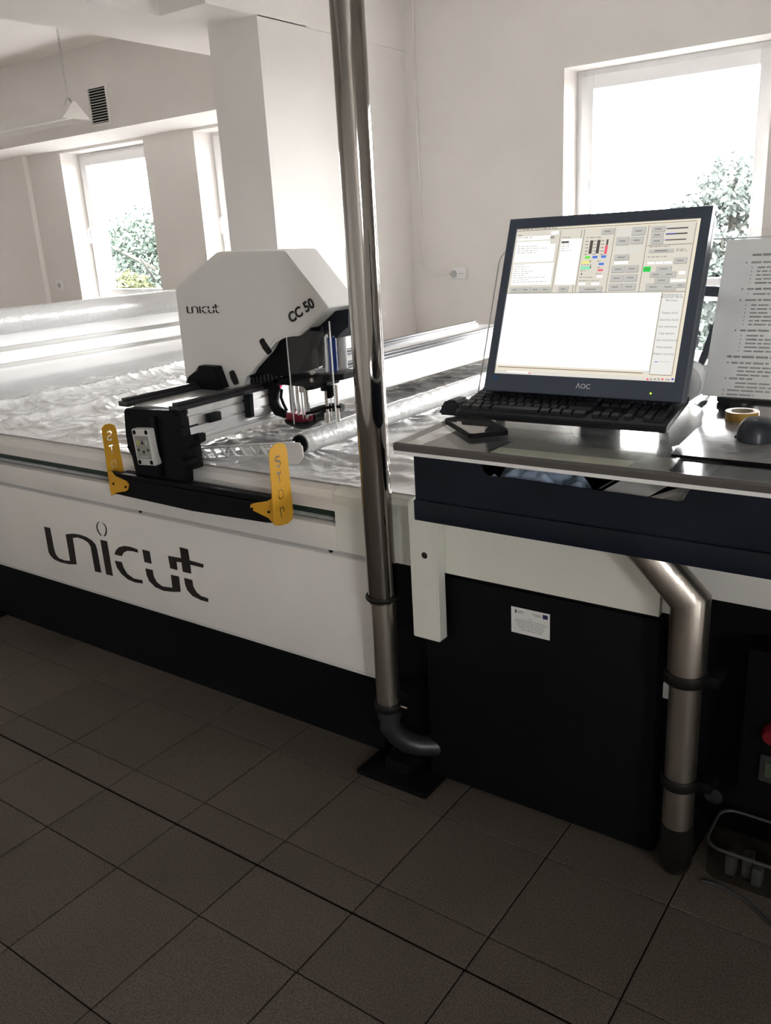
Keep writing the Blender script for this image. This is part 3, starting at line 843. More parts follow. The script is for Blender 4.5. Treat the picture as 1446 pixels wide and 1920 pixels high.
# roll of film lying along the gantry
XRl, ZRl, RRl = -1.700, 0.892, 0.035
fr_ = thing('film_roll', (XRl, 2.8, ZRl-RRl), 'long thin roll of clear film beside the gantry', 'film roll')
bm = bmesh.new()
pts = []; rs = []
for i in range(41):
    y = 1.90+1.72*i/40; pts.append((XRl, y, ZRl)); rs.append(RRl + 0.0012*math.sin(i*2.1) - (0.003 if i in (0, 40) else 0))
add_tube(bm, pts, rs, 28, True)
fin('film_winding', bm, M_ROLLF, fr_, True)
lathe('roll_core', [(0.0, -0.004), (0.010, -0.004), (0.010, -0.002), (0.020, -0.002), (0.024, -0.006), (0.028, -0.006), (0.028, 0.0)], (XRl, 1.899, ZRl), M_PLAST, fr_, 'Y', 24)
tube('roll_axle', [(XRl, 1.785, ZRl), (XRl, 1.90, ZRl)], 0.006, M_ALU, fr_, 12)

# ============================================================ CUTTING HEAD
YH = 2.0
hd = thing('cutter_carriage', (-2.05, 2.1, 1.045), 'grey faceted cutting head with CC 50 lettering riding the gantry', 'cutting head')
ho = [(328,541),(404,474),(410,472),(533,470),(616,577),(561,630),(532,632),(517,640),(507,658),(478,690),(470,703),(462,704),(457,716),(459,727),(452,738),(440,739),(428,736),(424,728),(419,727),(402,687),(372,686),(370,690),(349,720)]
hp = yq(ho, YH)
hood = prism('hood', hp, (0, 0.15, 0), M_HOOD, hd, 0.003)
# faint facet on the hood front (raised shallow panel)
fc = yq([(447,545),(536,474),(612,577),(560,626),(530,629),(515,636),(505,652)], YH)
prism('hood_facet', [(p.x, YH, p.z) for p in fc], (0, -0.0025, 0), M_HOOD, hood, 0.0012)
# lettering on the hood
A_, B_ = py(349, 571, YH), py(411.5, 580, YH)
bx0 = min(a for g in LXZ for a, b in g); bx1 = max(a for g in LXZ for a, b in g)
bz0 = min(b for g in LXZ for a, b in g)
sx = (B_.x-A_.x)/(bx1-bx0)
zb = py(411, 588, YH).z
for g in LXZ:
    prism('lettering', [(A_.x+(a-bx0)*sx, YH-0.001, zb+(b-bz0)*sx*0.95) for a, b in g], (0, 0.0014, 0), M_INK, hood)
p0, p1 = py(547, 606, YH), py(594, 573, YH)
d = (p1-p0).normalized()
M_TXT = M_INK
tx = text('lettering', 'CC 50', 0.0425, M_TXT, p0+Vector((0, -0.0036, 0)), d, Vector((-d.z, 0, d.x)), hood, 0.0008, bold=0.0014)
tl = [v.co.x for v in tx.data.vertices]
# latch handles
for (a, b, c_, d_) in ((492, 636, 508, 662), (436, 695, 446, 720)):
    q0, q1 = py(a, b, YH), py(c_, d_, YH)
    bm = bmesh.new(); e = (q1-q0); l = e.length; e.normalize(); w = Vector((-e.z, 0, e.x))*0.0095
    add_prism(bm, [Vector((v.x, YH-0.012, v.z)) for v in (q0+w*.75, q0-w*.75, q0+e*l*.5-w, q1-w*.85, q1+w*.85, q0+e*l*.5+w)], (0, 0.014, 0))
    bmesh.ops.bevel(bm, geom=bm.edges[:], offset=0.002, segments=2, affect='EDGES')
    fin('latch', bm, M_RUBBER, hd, True)
# carriage shoe on the rail
cs = [(347,722),(352,707),(362,699),(371,696),(371,686),(402,688),(417,728),(398,735),(378,742),(350,738)]
prism('carriage_shoe', yq(cs, YH-0.035), (0, 0.034, 0), M_PLAST, hd, 0.002)
box('carriage_plate', -2.17, -1.90, YH+0.15, YH+0.19, 1.048, 1.25, M_BLACK, hd, 0.004)
# dark mechanism under the hood, right of the beam
YM = 2.07
def mprism(nm, pts, y0, y1, m, bev=0.001, par=hd):
    q = yq(pts, (y0+y1)/2); return prism(nm, [(p.x, y0, p.z) for p in q], (0, y1-y0, 0), m, par, bev)
mprism('motor_block', [(508,640),(530,634),(600,600),(608,612),(600,652),(585,690),(560,700),(538,700),(520,692),(470,712),(478,692)], 2.02, 2.14, M_BLACK)
mprism('vent_plate', [(470,705),(512,690),(524,700),(524,722),(470,738)], 2.03, 2.05, M_PLAST)
for k in range(7):
    mprism('vent_fin', [(474+k*7, 708-k*2), (477+k*7, 707-k*2), (478+k*7, 722-k*2), (475+k*7, 723-k*2)], 2.025, 2.03, M_RAIL, 0)
mprism('tool_plate', [(537,704),(600,699),(668,695),(668,706),(618,712),(612,724),(600,726),(592,718),(560,716),(537,712)], 2.03, 2.16, M_PLAST)
mprism('right_plate', [(618,585),(668,577),(668,610),(655,620),(645,632),(634,620),(622,625),(606,612)], 2.06, 2.14, M_NAVY)
def vrod(nm, x_, y0_, y1_, r, m, Y=YM, seg=14):
    a, b = py(x_, y0_, Y), py(x_, y1_, Y)
    return tube(nm, [(a.x, Y, a.z), (a.x, Y, b.z)], r, m, hd, seg)
vrod('guide_rod', 546, 718, 783, 0.010, M_CHROME, 2.06)
vrod('guide_rod', 556, 718, 778, 0.006, M_CHROME, 2.05)
vrod('guide_rod', 573, 728, 784, 0.0085, M_CHROME, 2.05)
vrod('guide_rod', 611, 730, 797, 0.0055, M_BRUSH)
vrod('guide_rod', 630, 722, 790, 0.0055, M_BRUSH)
vrod('needle', 565, 735, 785, 0.0025, M_CHROME, 2.04)
vrod('needle', 620, 745, 790, 0.0015, M_CHROME, 2.05)
vrod('rod_bush', 565, 708, 735, 0.010, M_BRUSH, 2.04)
vrod('rod_bush', 607, 706, 732, 0.013, M_PLAST)
vrod('rod_bush', 617, 722, 746, 0.009, M_PLAST, 2.06)
vrod('rod_bush', 626, 722, 742, 0.009, M_PLAST)
vrod('air_cylinder', 619, 632, 700, 0.018, M_BLUE, 2.12, 20)
vrod('air_cylinder', 607, 610, 700, 0.010, M_ALU, 2.10, 16)
vrod('air_cylinder', 589, 655, 690, 0.010, M_HOSE, 2.05, 16)
vrod('air_cylinder', 638, 610, 690, 0.016, M_GREY, 2.13, 16)
for (x_, y_) in ((588, 698), (588, 712)):
    p = py(x_, y_, 2.03); lathe('fitting', [(0, -0.01), (0.007, -0.01), (0.008, 0.0)], (p.x, 2.03, p.z), M_BRUSH, hd, 'Y', 12)
# red collar and the bowl shaped pressure foot
pf = py(569, 795, YM)
lathe('pressure_foot', [(0.0, -0.022), (0.018, -0.022), (0.045, -0.008), (0.060, 0.004), (0.061, 0.008), (0.056, 0.010), (0.030, 0.004), (0.0, 0.004)], (pf.x, YM, pf.z+0.008), M_PLAST, hd, 'Z', 36)
mprism('red_collar', [(545,771),(592,777),(592,790),(546,794)], 2.045, 2.095, M_RED, 0.003)
mprism('collar_block', [(592,774),(600,776),(600,790),(588,792)], 2.06, 2.11, M_PLAST, 0.002)
# curved cable guide, bracket and hoses
ga_ = [py(a, b, YM-0.01) for a, b in ((516,722),(512,735),(513,755),(522,771),(536,778))]
tube('cable_guide', ga_, [0.022, 0.022, 0.020, 0.018, 0.012], M_PLAST, hd, 14)
mprism('hose_bracket', [(449,742),(471,738),(474,782),(456,783),(452,765)], 1.925, 1.945, M_PLAST, 0.002)
for pts in (((604,612),(598,640),(588,655)), ((604,612),(607,645),(607,690)), ((585,625),(583,640),(585,655)), ((598,607),(592,640),(590,680))):
    tube('air_hose', [py(a, b, 2.055) for a, b in pts], 0.0035, M_HOSE, hd, 8)
for pts in (((528,730),(527,745),(532,758),(538,770)), ((575,775),(590,772),(610,765),(630,762),(640,763))):
    tube('cable', [py(a, b, 2.04) for a, b in pts], 0.005, M_PLAST, hd, 8)
tube('drag_chain', [py(a, b, 2.14) for a, b in ((580,775),(600,768),(620,764),(642,764))], 0.014, M_RUBBER, hd, 8)
p = py(527, 725, 2.035)
lathe('indicator_lamp', [(0, -0.003), (0.003, -0.002), (0.003, 0.003)], p, emat('red_led', (1, 0.03, 0.12), 3.0), hd, 'Y', 10)
tube('pull_cord', [py(450, 738, 1.995), py(468, 762, 1.995), py(492, 792, 1.995)], 0.0012, M_LGREY, hd, 6)
# clear guard around the tool
gA = [(533,618),(537,800)]
a, b = py(534, 620, 2.005), py(541, 795, 2.005)
c_ = py(627, 768, 2.005)
bm = bmesh.new()
add_box(bm, a.x, c_.x, 2.008, 2.011, b.z, a.z+0.0)
fin('clear_guard', bm, clear_mat('guard_plastic', (0.97, 0.97, 0.97), 0.012, 0.02), hd)
M_ACE = mat('acrylic_edge', (0.80, 0.82, 0.82), 0.15, spec=0.8)
box('guard_edge', a.x, a.x+0.002, 2.0075, 2.0115, b.z, a.z, M_ACE, hd)
box('guard_edge', c_.x, c_.x+0.003, 2.0075, 2.0115, b.z, a.z+0.03, M_ACE, hd)

# ============================================================ PIPES
def rings(par, c, r, w, m=M_RUBBER):
    """clamp band around a vertical pipe"""
    return lathe('clamp_ring', [(r, -w/2), (r+0.006, -w/2), (r+0.008, -w/4), (r+0.008, w/4), (r+0.006, w/2), (r, w/2)], c, m, par, 'Z', 36, caps=False)
PXp, PYp = -1.247, 1.665
po = thing('chrome_pole', (PXp, PYp, 0.1), 'tall polished chrome pipe rising in front of the cutting table', 'pipe')
tube('upper_tube', [(PXp, PYp, 0.56), (PXp, PYp, ZC)], 0.0385, M_POLE, po, 64)
tube('lower_tube', [(PXp, PYp, 0.225), (PXp, PYp, 0.565)], 0.033, M_BRUSH, po, 48)
rings(po, (PXp, PYp, 0.572), 0.0375, 0.012)
rings(po, (PXp, PYp, 0.245), 0.033, 0.022)
lathe('pipe_collar', [(0.030, -0.03), (0.0335, -0.028), (0.0335, 0.0), (0.030, 0.0)], (PXp, PYp, 0.234), M_HOSE, po, 'Z', 36)
el = [(PXp, PYp, 0.21), (PXp, PYp, 0.175), (PXp+0.012, PYp+0.012, 0.145), (PXp+0.035, PYp+0.03, 0.118), (PXp+0.065, PYp+0.05, 0.105), (PXp+0.13, PYp+0.10, 0.10)]
tube('hose_elbow', el, [0.029, 0.030, 0.031, 0.031, 0.030, 0.029], M_HOSE, po, 24)
lathe('clamp_screw', [(0, -0.012), (0.004, -0.012), (0.004, 0.012), (0, 0.012)], (PXp+0.05, PYp, 0.25), M_BRUSH, po, 'X', 10)
box('pipe_bracket', PXp+0.03, PXp+0.06, PYp+0.0, PYp+0.13, 0.275, 0.295, M_BLACK, po, 0.002)

QX, QY = -0.452, 1.675
pi = thing('bent_pipe', (QX, QY, 0), 'brushed steel pipe bending up under the black desk', 'pipe')
tube('lower_tube', [(QX, QY, 0.165), (QX, QY, 0.56)], 0.034, M_BRUSH, pi, 40)
kz = 0.722; rq = 0.0405
bm = bmesh.new(); seg = 40; R1, R2, R3 = [], [], []
for k in range(seg):     # mitred elbow: rings at the base, in the mitre plane and at the far end
    a_ = 2*PI*k/seg; cx, cy = rq*math.cos(a_), rq*math.sin(a_)
    R1.append(bm.verts.new((QX+cx, QY+cy, 0.53)))
    zk = kz + cx*math.tan(math.radians(22.5))
    R2.append(bm.verts.new((QX+cx, QY+cy, zk)))
    dd_ = 0.205
    R3.append(bm.verts.new((QX+cx-dd_*1.0, QY+cy, zk+dd_*1.0)) if False else bm.verts.new((QX-dd_+cx*math.cos(math.radians(45)), QY+cy, kz+dd_+cx*math.sin(math.radians(45)))))
for A1, A2 in ((R1, R2), (R2, R3)):
    for k in range(seg): bm.faces.new((A1[k], A1[(k+1) % seg], A2[(k+1) % seg], A2[k]))
bm.faces.new(R1); bm.faces.new(R3[::-1])
fin('upper_tube', bm, M_BRUSH, pi, True)
rings(pi, (QX, QY, 0.548), 0.039, 0.026)
rings(pi, (QX, QY, 0.285), 0.034, 0.024)
for z in (0.548, 0.285):
    box('clamp_lug', QX+0.036, QX+0.07, QY-0.008, QY+0.05, z-0.012, z+0.012, M_BLACK, pi, 0.002)
el = [(QX, QY, 0.17), (QX, QY, 0.12), (QX-0.004, QY+0.005, 0.075), (QX-0.010, QY+0.03, 0.045), (QX-0.018, QY+0.08, 0.04), (QX-0.018, QY+0.20, 0.04)]
tube('hose_elbow', el, [0.036, 0.0365, 0.038, 0.0395, 0.0385, 0.037], M_RUBBER, pi, 24)

# ============================================================ BLACK CASE UNDER THE DESK
bc = thing('black_cabinet', (-0.84, 1.73, 0.0), 'large black cabinet under the desk with a small white sticker', 'cabinet')
box('cabinet_body', -1.16, -0.522, 1.735, 2.0, 0.012, 0.645, M_BLACK, bc, 0.006)
box('cabinet_door', -1.155, -0.527, 1.725, 1.7355, 0.018, 0.638, M_BLACK, bc, 0.004)
for xx in (-1.12, -0.57):
    box('cabinet_foot', xx-0.02, xx+0.02, 1.75, 1.79, 0, 0.013, M_RUBBER, bc, 0.002)
st = box('sticker', -0.8962, -0.7928, 1.7242, 1.7249, 0.5252, 0.5946, M_PAPER, bc); st['label'] = 'small white printed sticker with a blue flag'
def on_sticker(nm, rects, m):
    quads(nm, [[(-0.8962+u0*0.1034, 1.7239, 0.5252+v0*0.0694), (-0.8962+u1*0.1034, 1.7239, 0.5252+v0*0.0694), (-0.8962+u1*0.1034, 1.7239, 0.5252+v1*0.0694), (-0.8962+u0*0.1034, 1.7239, 0.5252+v1*0.0694)] for (u0, u1, v0, v1) in rects], m, st)
M_FLAG = mat('flag_blue', (0.03, 0.035, 0.14), 0.5); M_PRINT = mat('grey_print', (0.34, 0.34, 0.33), 0.7)
on_sticker('flag', [(0.82, 0.95, 0.77, 0.93)], M_FLAG)
on_sticker('emblem', [(0.10, 0.145, 0.78, 0.91)], mat('emblem_dark', (0.06, 0.06, 0.06), .6))
rc = [(0.18, 0.34, 0.85, 0.89), (0.18, 0.30, 0.79, 0.82), (0.56, 0.78, 0.85, 0.88), (0.62, 0.78, 0.80, 0.83), (0.44, 0.54, 0.62, 0.64)]
rr_ = random.Random(3)
for i, (a, b) in enumerate(((.10, .88), (.08, .92), (.14, .86), (.16, .88), (.20, .84), (.26, .80))):
    x_ = a
    while x_ < b:
        w_ = rr_.uniform(.04, .11); rc.append((x_, min(b, x_+w_), 0.53-i*0.075, 0.555-i*0.075)); x_ += w_+0.014
on_sticker('printed_text', rc, M_PRINT)

# ============================================================ DESK
DZ = 1.110          # top of the acrylic sheet
dk = thing('control_desk', (-0.55, 1.6, 0.958), 'navy black control desk with clear acrylic top and open front slot', 'desk')
YD = 1.29
DX0, DX1, DB = -0.873, 0.25, 1.92
# front plate with the slot cut out (traced outline)
hole = [(897,858),(901,866),(903,876),(907,886),(915,893),(960,897),(1100,917),(1180,928),(1270,941),(1282,938),(1287,928),(1293,919),(1302,913),(1312,909)]
fp = [(DX0, 0.958), (DX1, 0.958), (DX1, 1.094)]
hp2 = [(py(a, b, YD).x, py(a, b, YD).z) for a, b in hole]
hp2[0] = (hp2[0][0], 1.094); hp2[-1] = (hp2[-1][0], 1.094)
fp += hp2[::-1] + [(DX0, 1.094)]
bm = bmesh.new(); add_prism(bm, [(a, YD, b) for a, b in fp], (0, 0.004, 0))
fin('front_plate', bm, M_NAVY, dk)
box('front_lip', DX0, DX1, YD-0.008, YD-0.0003, 0.958, 0.999, M_NAVY, dk, 0.002)
box('tray_bottom', DX0, DX1, YD+0.004, DB, 0.958, 0.963, M_NAVY, dk)
box('tray_side', DX0, DX0+0.004, YD+0.004, DB, 0.963, 1.094, M_NAVY, dk)
box('tray_back', DX0+0.004, DX1, DB-0.004, DB, 0.963, 1.094, M_NAVY, dk)
for xx in (-0.62, -0.42, -0.10):
    box('tray_rib', xx, xx+0.004, YD+0.05, DB-0.004, 0.963, 1.03, M_NAVY, dk)
M_DTOP = mat('dark_desk_board', (0.045, 0.042, 0.040), 0.25, spec=0.5)
box('desk_board', DX0, DX1, 1.405, DB-0.004, 1.0945, 1.0985, M_DTOP, dk)
box('desk_board', DX0, -0.735, YD+0.004, 1.405, 1.0945, 1.0985, M_DTOP, dk)
box('desk_board', -0.34, DX1, YD+0.004, 1.405, 1.0945, 1.0985, M_DTOP, dk)
# clear acrylic sheet with bevelled front edge
bm = bmesh.new()
prof = [(1.2767, 1.1000), (1.2767, 1.110), (DB, 1.110), (DB, 1.0990), (1.2767, 1.0990)]
add_prism(bm, [(-0.905, a, b) for a, b in prof], (DX1+0.905+0.01, 0, 0))
bmesh.ops.recalc_face_normals(bm, faces=bm.faces[:])
for v in bm.verts:      # chamfer the front left corner
    if v.co.x < -0.9 and v.co.y > 1.5: v.co.x -= 0.040
fin('acrylic_top', bm, clear_mat('desk_acrylic', (0.95, 0.95, 0.94), 0.05, 0.13), dk)
prism('acrylic_front', [(-0.904, 1.2690, 1.0962), (-0.904, 1.2690, 1.1060), (-0.904, 1.2735, 1.1105), (-0.904, 1.2765, 1.1105), (-0.904, 1.2765, 1.0962)], (DX1+0.904+0.01, 0, 0), mat('acrylic_front_face', (0.09, 0.082, 0.078), 0.12, spec=0.8), dk)
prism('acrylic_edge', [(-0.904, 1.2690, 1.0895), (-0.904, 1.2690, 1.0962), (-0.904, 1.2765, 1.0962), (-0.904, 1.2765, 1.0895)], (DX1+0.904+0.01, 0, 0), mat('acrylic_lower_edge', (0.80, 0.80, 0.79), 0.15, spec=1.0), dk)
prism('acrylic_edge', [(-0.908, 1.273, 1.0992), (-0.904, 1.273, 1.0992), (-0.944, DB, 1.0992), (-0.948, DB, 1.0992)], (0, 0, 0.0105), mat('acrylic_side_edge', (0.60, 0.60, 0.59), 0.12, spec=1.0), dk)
# white upright with its bracket
post = prism('support_post', [(-1.163, 1.679, 0.468), (-1.163, 1.679, 0.838), (-1.157, 1.679, 0.848), (-1.080, 1.679, 0.848), (-1.080, 1.679, 0.468)], (0, 0.038, 0), M_PANEL2, dk, 0.003)
post['label'] = 'cream square steel upright'
lathe('post_screw', [(0, -0.0015), (0.0075, -0.0015), (0.009, 0.0)], (-1.117, 1.679, 0.705), M_INK, post, 'Y', 14)
box('support_arm', -1.14, -0.80, 1.685, 1.715, 0.848, 0.9575, M_BLACK, dk)
# light strips lying under the clear top
M_PALE = mat('pale_yellow_sheet', (0.60, 0.60, 0.42), 0.6)
o = box('paper_sheet', -0.725, -0.45, 1.300, 1.420, 1.0985, 1.0986, mat('olive_sheet', (0.16, 0.155, 0.11), .6), None)
tag(o, 'olive translucent sheet under the clear desk top', 'paper')
o = box('paper_strip', -0.725, -0.470, 1.318, 1.358, 1.0987, 1.0989, M_PALE, None)
tag(o, 'pale yellow paper strip under the clear desk top', 'paper')
o = box('paper_slip', -0.468, -0.405, 1.315, 1.40, 1.0987, 1.0989, mat('grey_slip', (.33, .32, .29), .5), None)
tag(o, 'small grey paper slip under the clear desk top', 'paper')

# things inside the desk tray
M_CLOTH = mat('pale_blue_cloth', (0.46, 0.58, 0.76), 0.9, var=0.12, vscale=20, bump=0.2, bscale=120)
def cloth():
    bm = bmesh.new(); nx, ny = 46, 26; V = []
    for j in range(ny+1):
        row = []
        for i in range(nx+1):
            u, v = i/nx, j/ny
            x = -0.740+0.195*u+0.008*math.sin(v*7); y = 1.300+0.10*v
            s = u*9+v*5
            h = 0.042*(1-(2*u-0.85)**2*0.55)*min(1, 0.45+v*2.5) + 0.014*math.sin(s*1.3+2*noise.noise(Vector((u*3, v*3, 0)))) + 0.01*noise.noise(Vector((u*6, v*6, 3)))
            h *= min(1, 6*u+.55, 6*(1-u)+.5)
            row.append(bm.verts.new((x, y, 0.990+max(0.004, h+0.03))))
        V.append(row)
    for j in range(ny):
        for i in range(nx): bm.faces.new((V[j][i], V[j][i+1], V[j+1][i+1], V[j+1][i]))
    # skirt to the tray floor
    bnd = [V[0][i] for i in range(nx+1)]
    low = [bm.verts.new((v.co.x, v.co.y+0.004, 0.9635)) for v in bnd]
    for i in range(nx): bm.faces.new((bnd[i], bnd[i+1], low[i+1], low[i]))
    o = fin('cleaning_cloth', bm, M_CLOTH, None)
    for p in o.data.polygons: p.use_smooth = True
    tag(o, 'crumpled pale blue cloth in the desk tray', 'cloth')
cloth()
def tilted_sheet(name, x0, x1, y0, y1, z0, z1, m, label, cat, th=0.006, skew=0.03):
    bm = bmesh.new()
    add_prism(bm, [(x0, y0, z0), (x1, y0, z0), (x1+skew, y1, z1), (x0+skew, y1, z1)], (0, 0, th))
    o = fin(name, bm, m, None); return tag(o, label, cat)
o = tilted_sheet('paper_sheet', -0.530, -0.452, 1.31, 1.40, 1.040, 1.075, M_PAPER, 'white printed paper beside the blue cloth in the tray', 'paper', 0.001, 0.06)
for i in range(3):
    quads('printed_text', [[(-0.525+i*0.012+k*0.03, 1.335+k*0.05, 1.0505+0.0118*k), (-0.522+i*0.012+k*0.03, 1.335+k*0.05, 1.0505+0.0118*k), (-0.506+i*0.012+k*0.03, 1.375+k*0.05, 1.0600+0.0118*k), (-0.509+i*0.012+k*0.03, 1.375+k*0.05, 1.0600+0.0118*k)] for k in (0, 1)], M_PRINT, o)
box('tray_riser', -0.525, -0.455, 1.31, 1.40, 0.9632, 1.0385, M_NAVY, dk)
tilted_sheet('white_box', -0.437, -0.415, 1.31, 1.46, 0.9632, 0.9632, M_PAPER, 'narrow white carton in the desk tray', 'carton', 0.088, 0.055)
def bag():
    bm = bmesh.new(); nx, ny = 24, 16; V = []
    for j in range(ny+1):
        row = []
        for i in range(nx+1):
            u, v = i/nx, j/ny
            x = -0.405+0.098*u; y = 1.305+0.11*v
            b_ = math.sin(PI*u)**.5*math.sin(PI*min(1, v*.9+.1))**.5 if 0 < u < 1 else 0
            row.append(bm.verts.new((x+0.03*v, y, 1.030+0.030*b_+0.020*v+0.006*noise.noise(Vector((u*7, v*7, 9))))))
        V.append(row)
    for j in range(ny):
        for i in range(nx): bm.faces.new((V[j][i], V[j][i+1], V[j+1][i+1], V[j+1][i]))
    low = [bm.verts.new((V[0][i].co.x, V[0][i].co.y+.003, 0.9635)) for i in range(nx+1)]
    for i in range(nx): bm.faces.new((V[0][i], V[0][i+1], low[i+1], low[i]))
    o = fin('plastic_bag', bm, film_mat('bag_film', (0.55, 0.56, 0.52), .2, .1, .25), None)
    for p in o.data.polygons: p.use_smooth = True
    tag(o, 'grey clear plastic bag in the desk tray', 'bag')
bag()
M_LIME = mat('lime_wrapper', (0.30, 0.42, 0.05), 0.5, var=.3, vscale=80)
box('tray_rest', -0.342, -0.305, 1.33, 1.42, 0.9632, 1.068, M_NAVY, dk)
tag(box('lime_packet', -0.342, -0.305, 1.33, 1.42, 1.0685, 1.0785, M_LIME, None, 0.003), 'small lime green packet at the right of the tray slot', 'packet')

# ============================================================ MONITOR
mR = Vector((0.9997, -0.024, 0.003)).normalized()
mU = Vector((0.006, 0.346, 0.938)); mU = (mU - mR*mU.dot(mR)).normalized()
mN = mR.cross(mU)          # toward the viewer is -(back)
mB = -mN if mN.y < 0 else mN  # pointing to the back
mP = Vector((-0.661, 1.565, 1.197))
MX = Matrix(((mR.x, mB.x, mU.x, mP.x), (mR.y, mB.y, mU.y, mP.y), (mR.z, mB.z, mU.z, mP.z), (0, 0, 0, 1)))
def ml(u, d, v): return MX @ Vector((u, d, v))
mo = thing('monitor', (-0.66, 1.66, DZ), 'black flat computer monitor showing cutting software', 'monitor')
M_BEZ = mat('hazed_black_bezel', (0.058, 0.073, 0.103), 0.4)  # black bezel with lens flare haze mixed into its colour
W2, H2 = 0.188, 0.301
def mbox(nm, u0, u1, d0, d1, v0, v1, m, par, bev=0.0): return box(nm, u0, u1, d0, d1, v0, v1, m, par, bev, MX)
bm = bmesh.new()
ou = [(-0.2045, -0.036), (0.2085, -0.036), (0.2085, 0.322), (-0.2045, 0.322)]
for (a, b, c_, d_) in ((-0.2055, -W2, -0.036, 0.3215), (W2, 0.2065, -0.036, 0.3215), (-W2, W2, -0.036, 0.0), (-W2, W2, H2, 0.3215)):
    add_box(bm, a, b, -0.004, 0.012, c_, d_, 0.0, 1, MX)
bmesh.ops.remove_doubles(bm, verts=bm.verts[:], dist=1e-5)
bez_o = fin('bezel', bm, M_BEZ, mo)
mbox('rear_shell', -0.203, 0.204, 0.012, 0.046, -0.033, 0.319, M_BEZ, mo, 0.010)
# software window on the screen: traced rectangles, one flat lit layer
UI = {}
def ui(col, z4, br=None, lay=1):
    def conv(q):
        x, y = 920+q[0]*0.29046, 390+q[1]*0.29046
        d = ray(x, y); t_ = (mP-CAM).dot(mB)/d.dot(mB); p = CAM+d*t_-mP
        return p.dot(mR), p.dot(mU)
    a, b = conv(z4), conv(br)
    UI.setdefault(col, []).append((min(a[0], b[0]), max(a[0], b[0]), min(a[1], b[1]), max(a[1], b[1]), lay))
def raw(col, u0, u1, v0, v1, lay=1): UI.setdefault(col, []).append((u0, u1, v0, v1, lay))
SC = dict(beige=(238, 228, 208), panel=(226, 220, 206), panel2=(238, 236, 231), white=(255, 255, 252), btn=(198, 196, 190), btnl=(226, 223, 214), dark=(90, 84, 80), line=(128, 120, 112), grey=(170, 164, 156), ink=(150, 144, 138), green=(122, 235, 90), lime=(52, 214, 84), blue=(92, 128, 226), yellow=(245, 238, 140), mint=(150, 236, 186), red=(240, 104, 122), navy=(84, 84, 190), task=(228, 224, 214))
raw('beige', -W2, W2, 0, H2, 0)
ui('panel', (160, 145), (452, 545)); ui('panel', (452, 140), (545, 545)); ui('panel', (612, 135), (742, 545)); ui('panel', (815, 125), (955, 545)); ui('panel', (1030, 110), (1258, 543))
ui('white', (108, 552), (1022, 1052)); ui('panel2', (1110, 550), (1164, 1078)); ui('task', (34, 1042), (1188, 1126))
def vline(p, q, w=0.0011):
    def conv(z):
        x, y = 920+z[0]*0.29046, 390+z[1]*0.29046
        d = ray(x, y); t_ = (mP-CAM).dot(mB)/d.dot(mB); pp = CAM+d*t_-mP
        return pp.dot(mR), pp.dot(mU)
    a, b = conv(p), conv(q)
    if abs(a[0]-b[0]) < abs(a[1]-b[1]):
        m_ = (a[0]+b[0])/2; raw('line', m_-w/2, m_+w/2, min(a[1], b[1]), max(a[1], b[1]), 2)
    else:
        m_ = (a[1]+b[1])/2; raw('line', min(a[0], b[0]), max(a[0], b[0]), m_-w/2, m_+w/2, 2)
for p, q in (((455,145),(395,545)), ((590,140),(530,545)), ((608,138),(548,545)), ((810,125),(742,545)), ((1025,112),(957,543)), ((1333,92),(1170,1080)), ((108,550),(1255,543)), ((1012,243),(1303,230)), ((1106,548),(1028,1075)), ((1028,1075),(1168,1082)), ((172,143),(1333,92))): vline(p, q)
for a, b in (((176,188),(386,203)), ((172,221),(384,232)), ((168,243),(404,345)), ((152,362),(387,495)), ((460,203),(545,495)), ((394,152),(438,170)), ((800,345),(887,362)), ((1014,350),(1060,363)), ((1068,348),(1115,361)), ((1123,346),(1172,359)), ((1219,408),(1256,428)), ((572,482),(613,497)), ((652,482),(702,497)), ((688,435),(722,450)), ((1164,462),(1258,475))): ui('white', a, b, 3)
for a, b in (((128,514),(186,544)), ((196,511),(254,544)), ((262,513),(318,542)), ((324,511),(382,541)), ((440,507),(498,538)), ((720,135),(792,166)), ((575,509),(716,541)), ((918,124),(996,172)), ((815,190),(890,236)), ((908,187),(982,229)), ((802,302),(890,335)), ((784,374),(862,416)), ((876,371),(950,413)), ((776,432),(852,474)), ((866,428),(942,472)), ((766,488),(842,532)), ((854,486),(932,530)), ((1044,120),(1126,150)), ((1040,162),(1113,186)), ((1036,197),(1111,228)), ((1070,376),(1164,410)), ((1030,414),(1106,444)), ((1113,411),(1194,444)), ((1060,450),(1150,482)), ((1004,488),(1096,532)), ((1102,488),(1192,530)), ((1198,485),(1252,512)), ((1186,320),(1264,356)), ((1024,268),(1180,283))): 
    ui('grey', (a[0]+2, a[1]+2), (b[0]+3, b[1]+4), 3); ui('btn', a, b, 4)
    # printed caption on the button
    mx_, my_ = (a[0]+b[0])/2, (a[1]+b[1])/2; hw_ = (b[0]-a[0])*0.26
    ui('ink', (mx_-hw_, my_-2), (mx_+hw_, my_+4), 5)
for a, b in (((824,130),(900,178)), ((812,250),(880,290)), ((898,246),(970,288))): ui('btnl', a, b, 4)
ui('grey', (388,182), (413,198), 4)
ui('green', (612,312), (643,327), 4); ui('blue', (660,310), (690,325), 4); ui('blue', (716,307), (746,322), 4); ui('blue', (700,355), (732,369), 4); ui('red', (694,396), (726,408), 4)
ui('yellow', (590,343), (640,358), 4); ui('mint', (584,379), (644,397), 4); ui('lime', (989,380), (1032,412), 4)
for p, q in (((651,210),(641,296)), ((697,207),(687,294)), ((757,203),(752,240))): 
    ui('dark', (p[0]-5, p[1]), (p[0]+1, q[1]), 4)
ui('red', (742,242), (750,298), 4); ui('dark', (642,340), (647,350), 5); ui('dark', (644,376), (649,389), 5); ui('dark', (585,422), (592,432), 5)
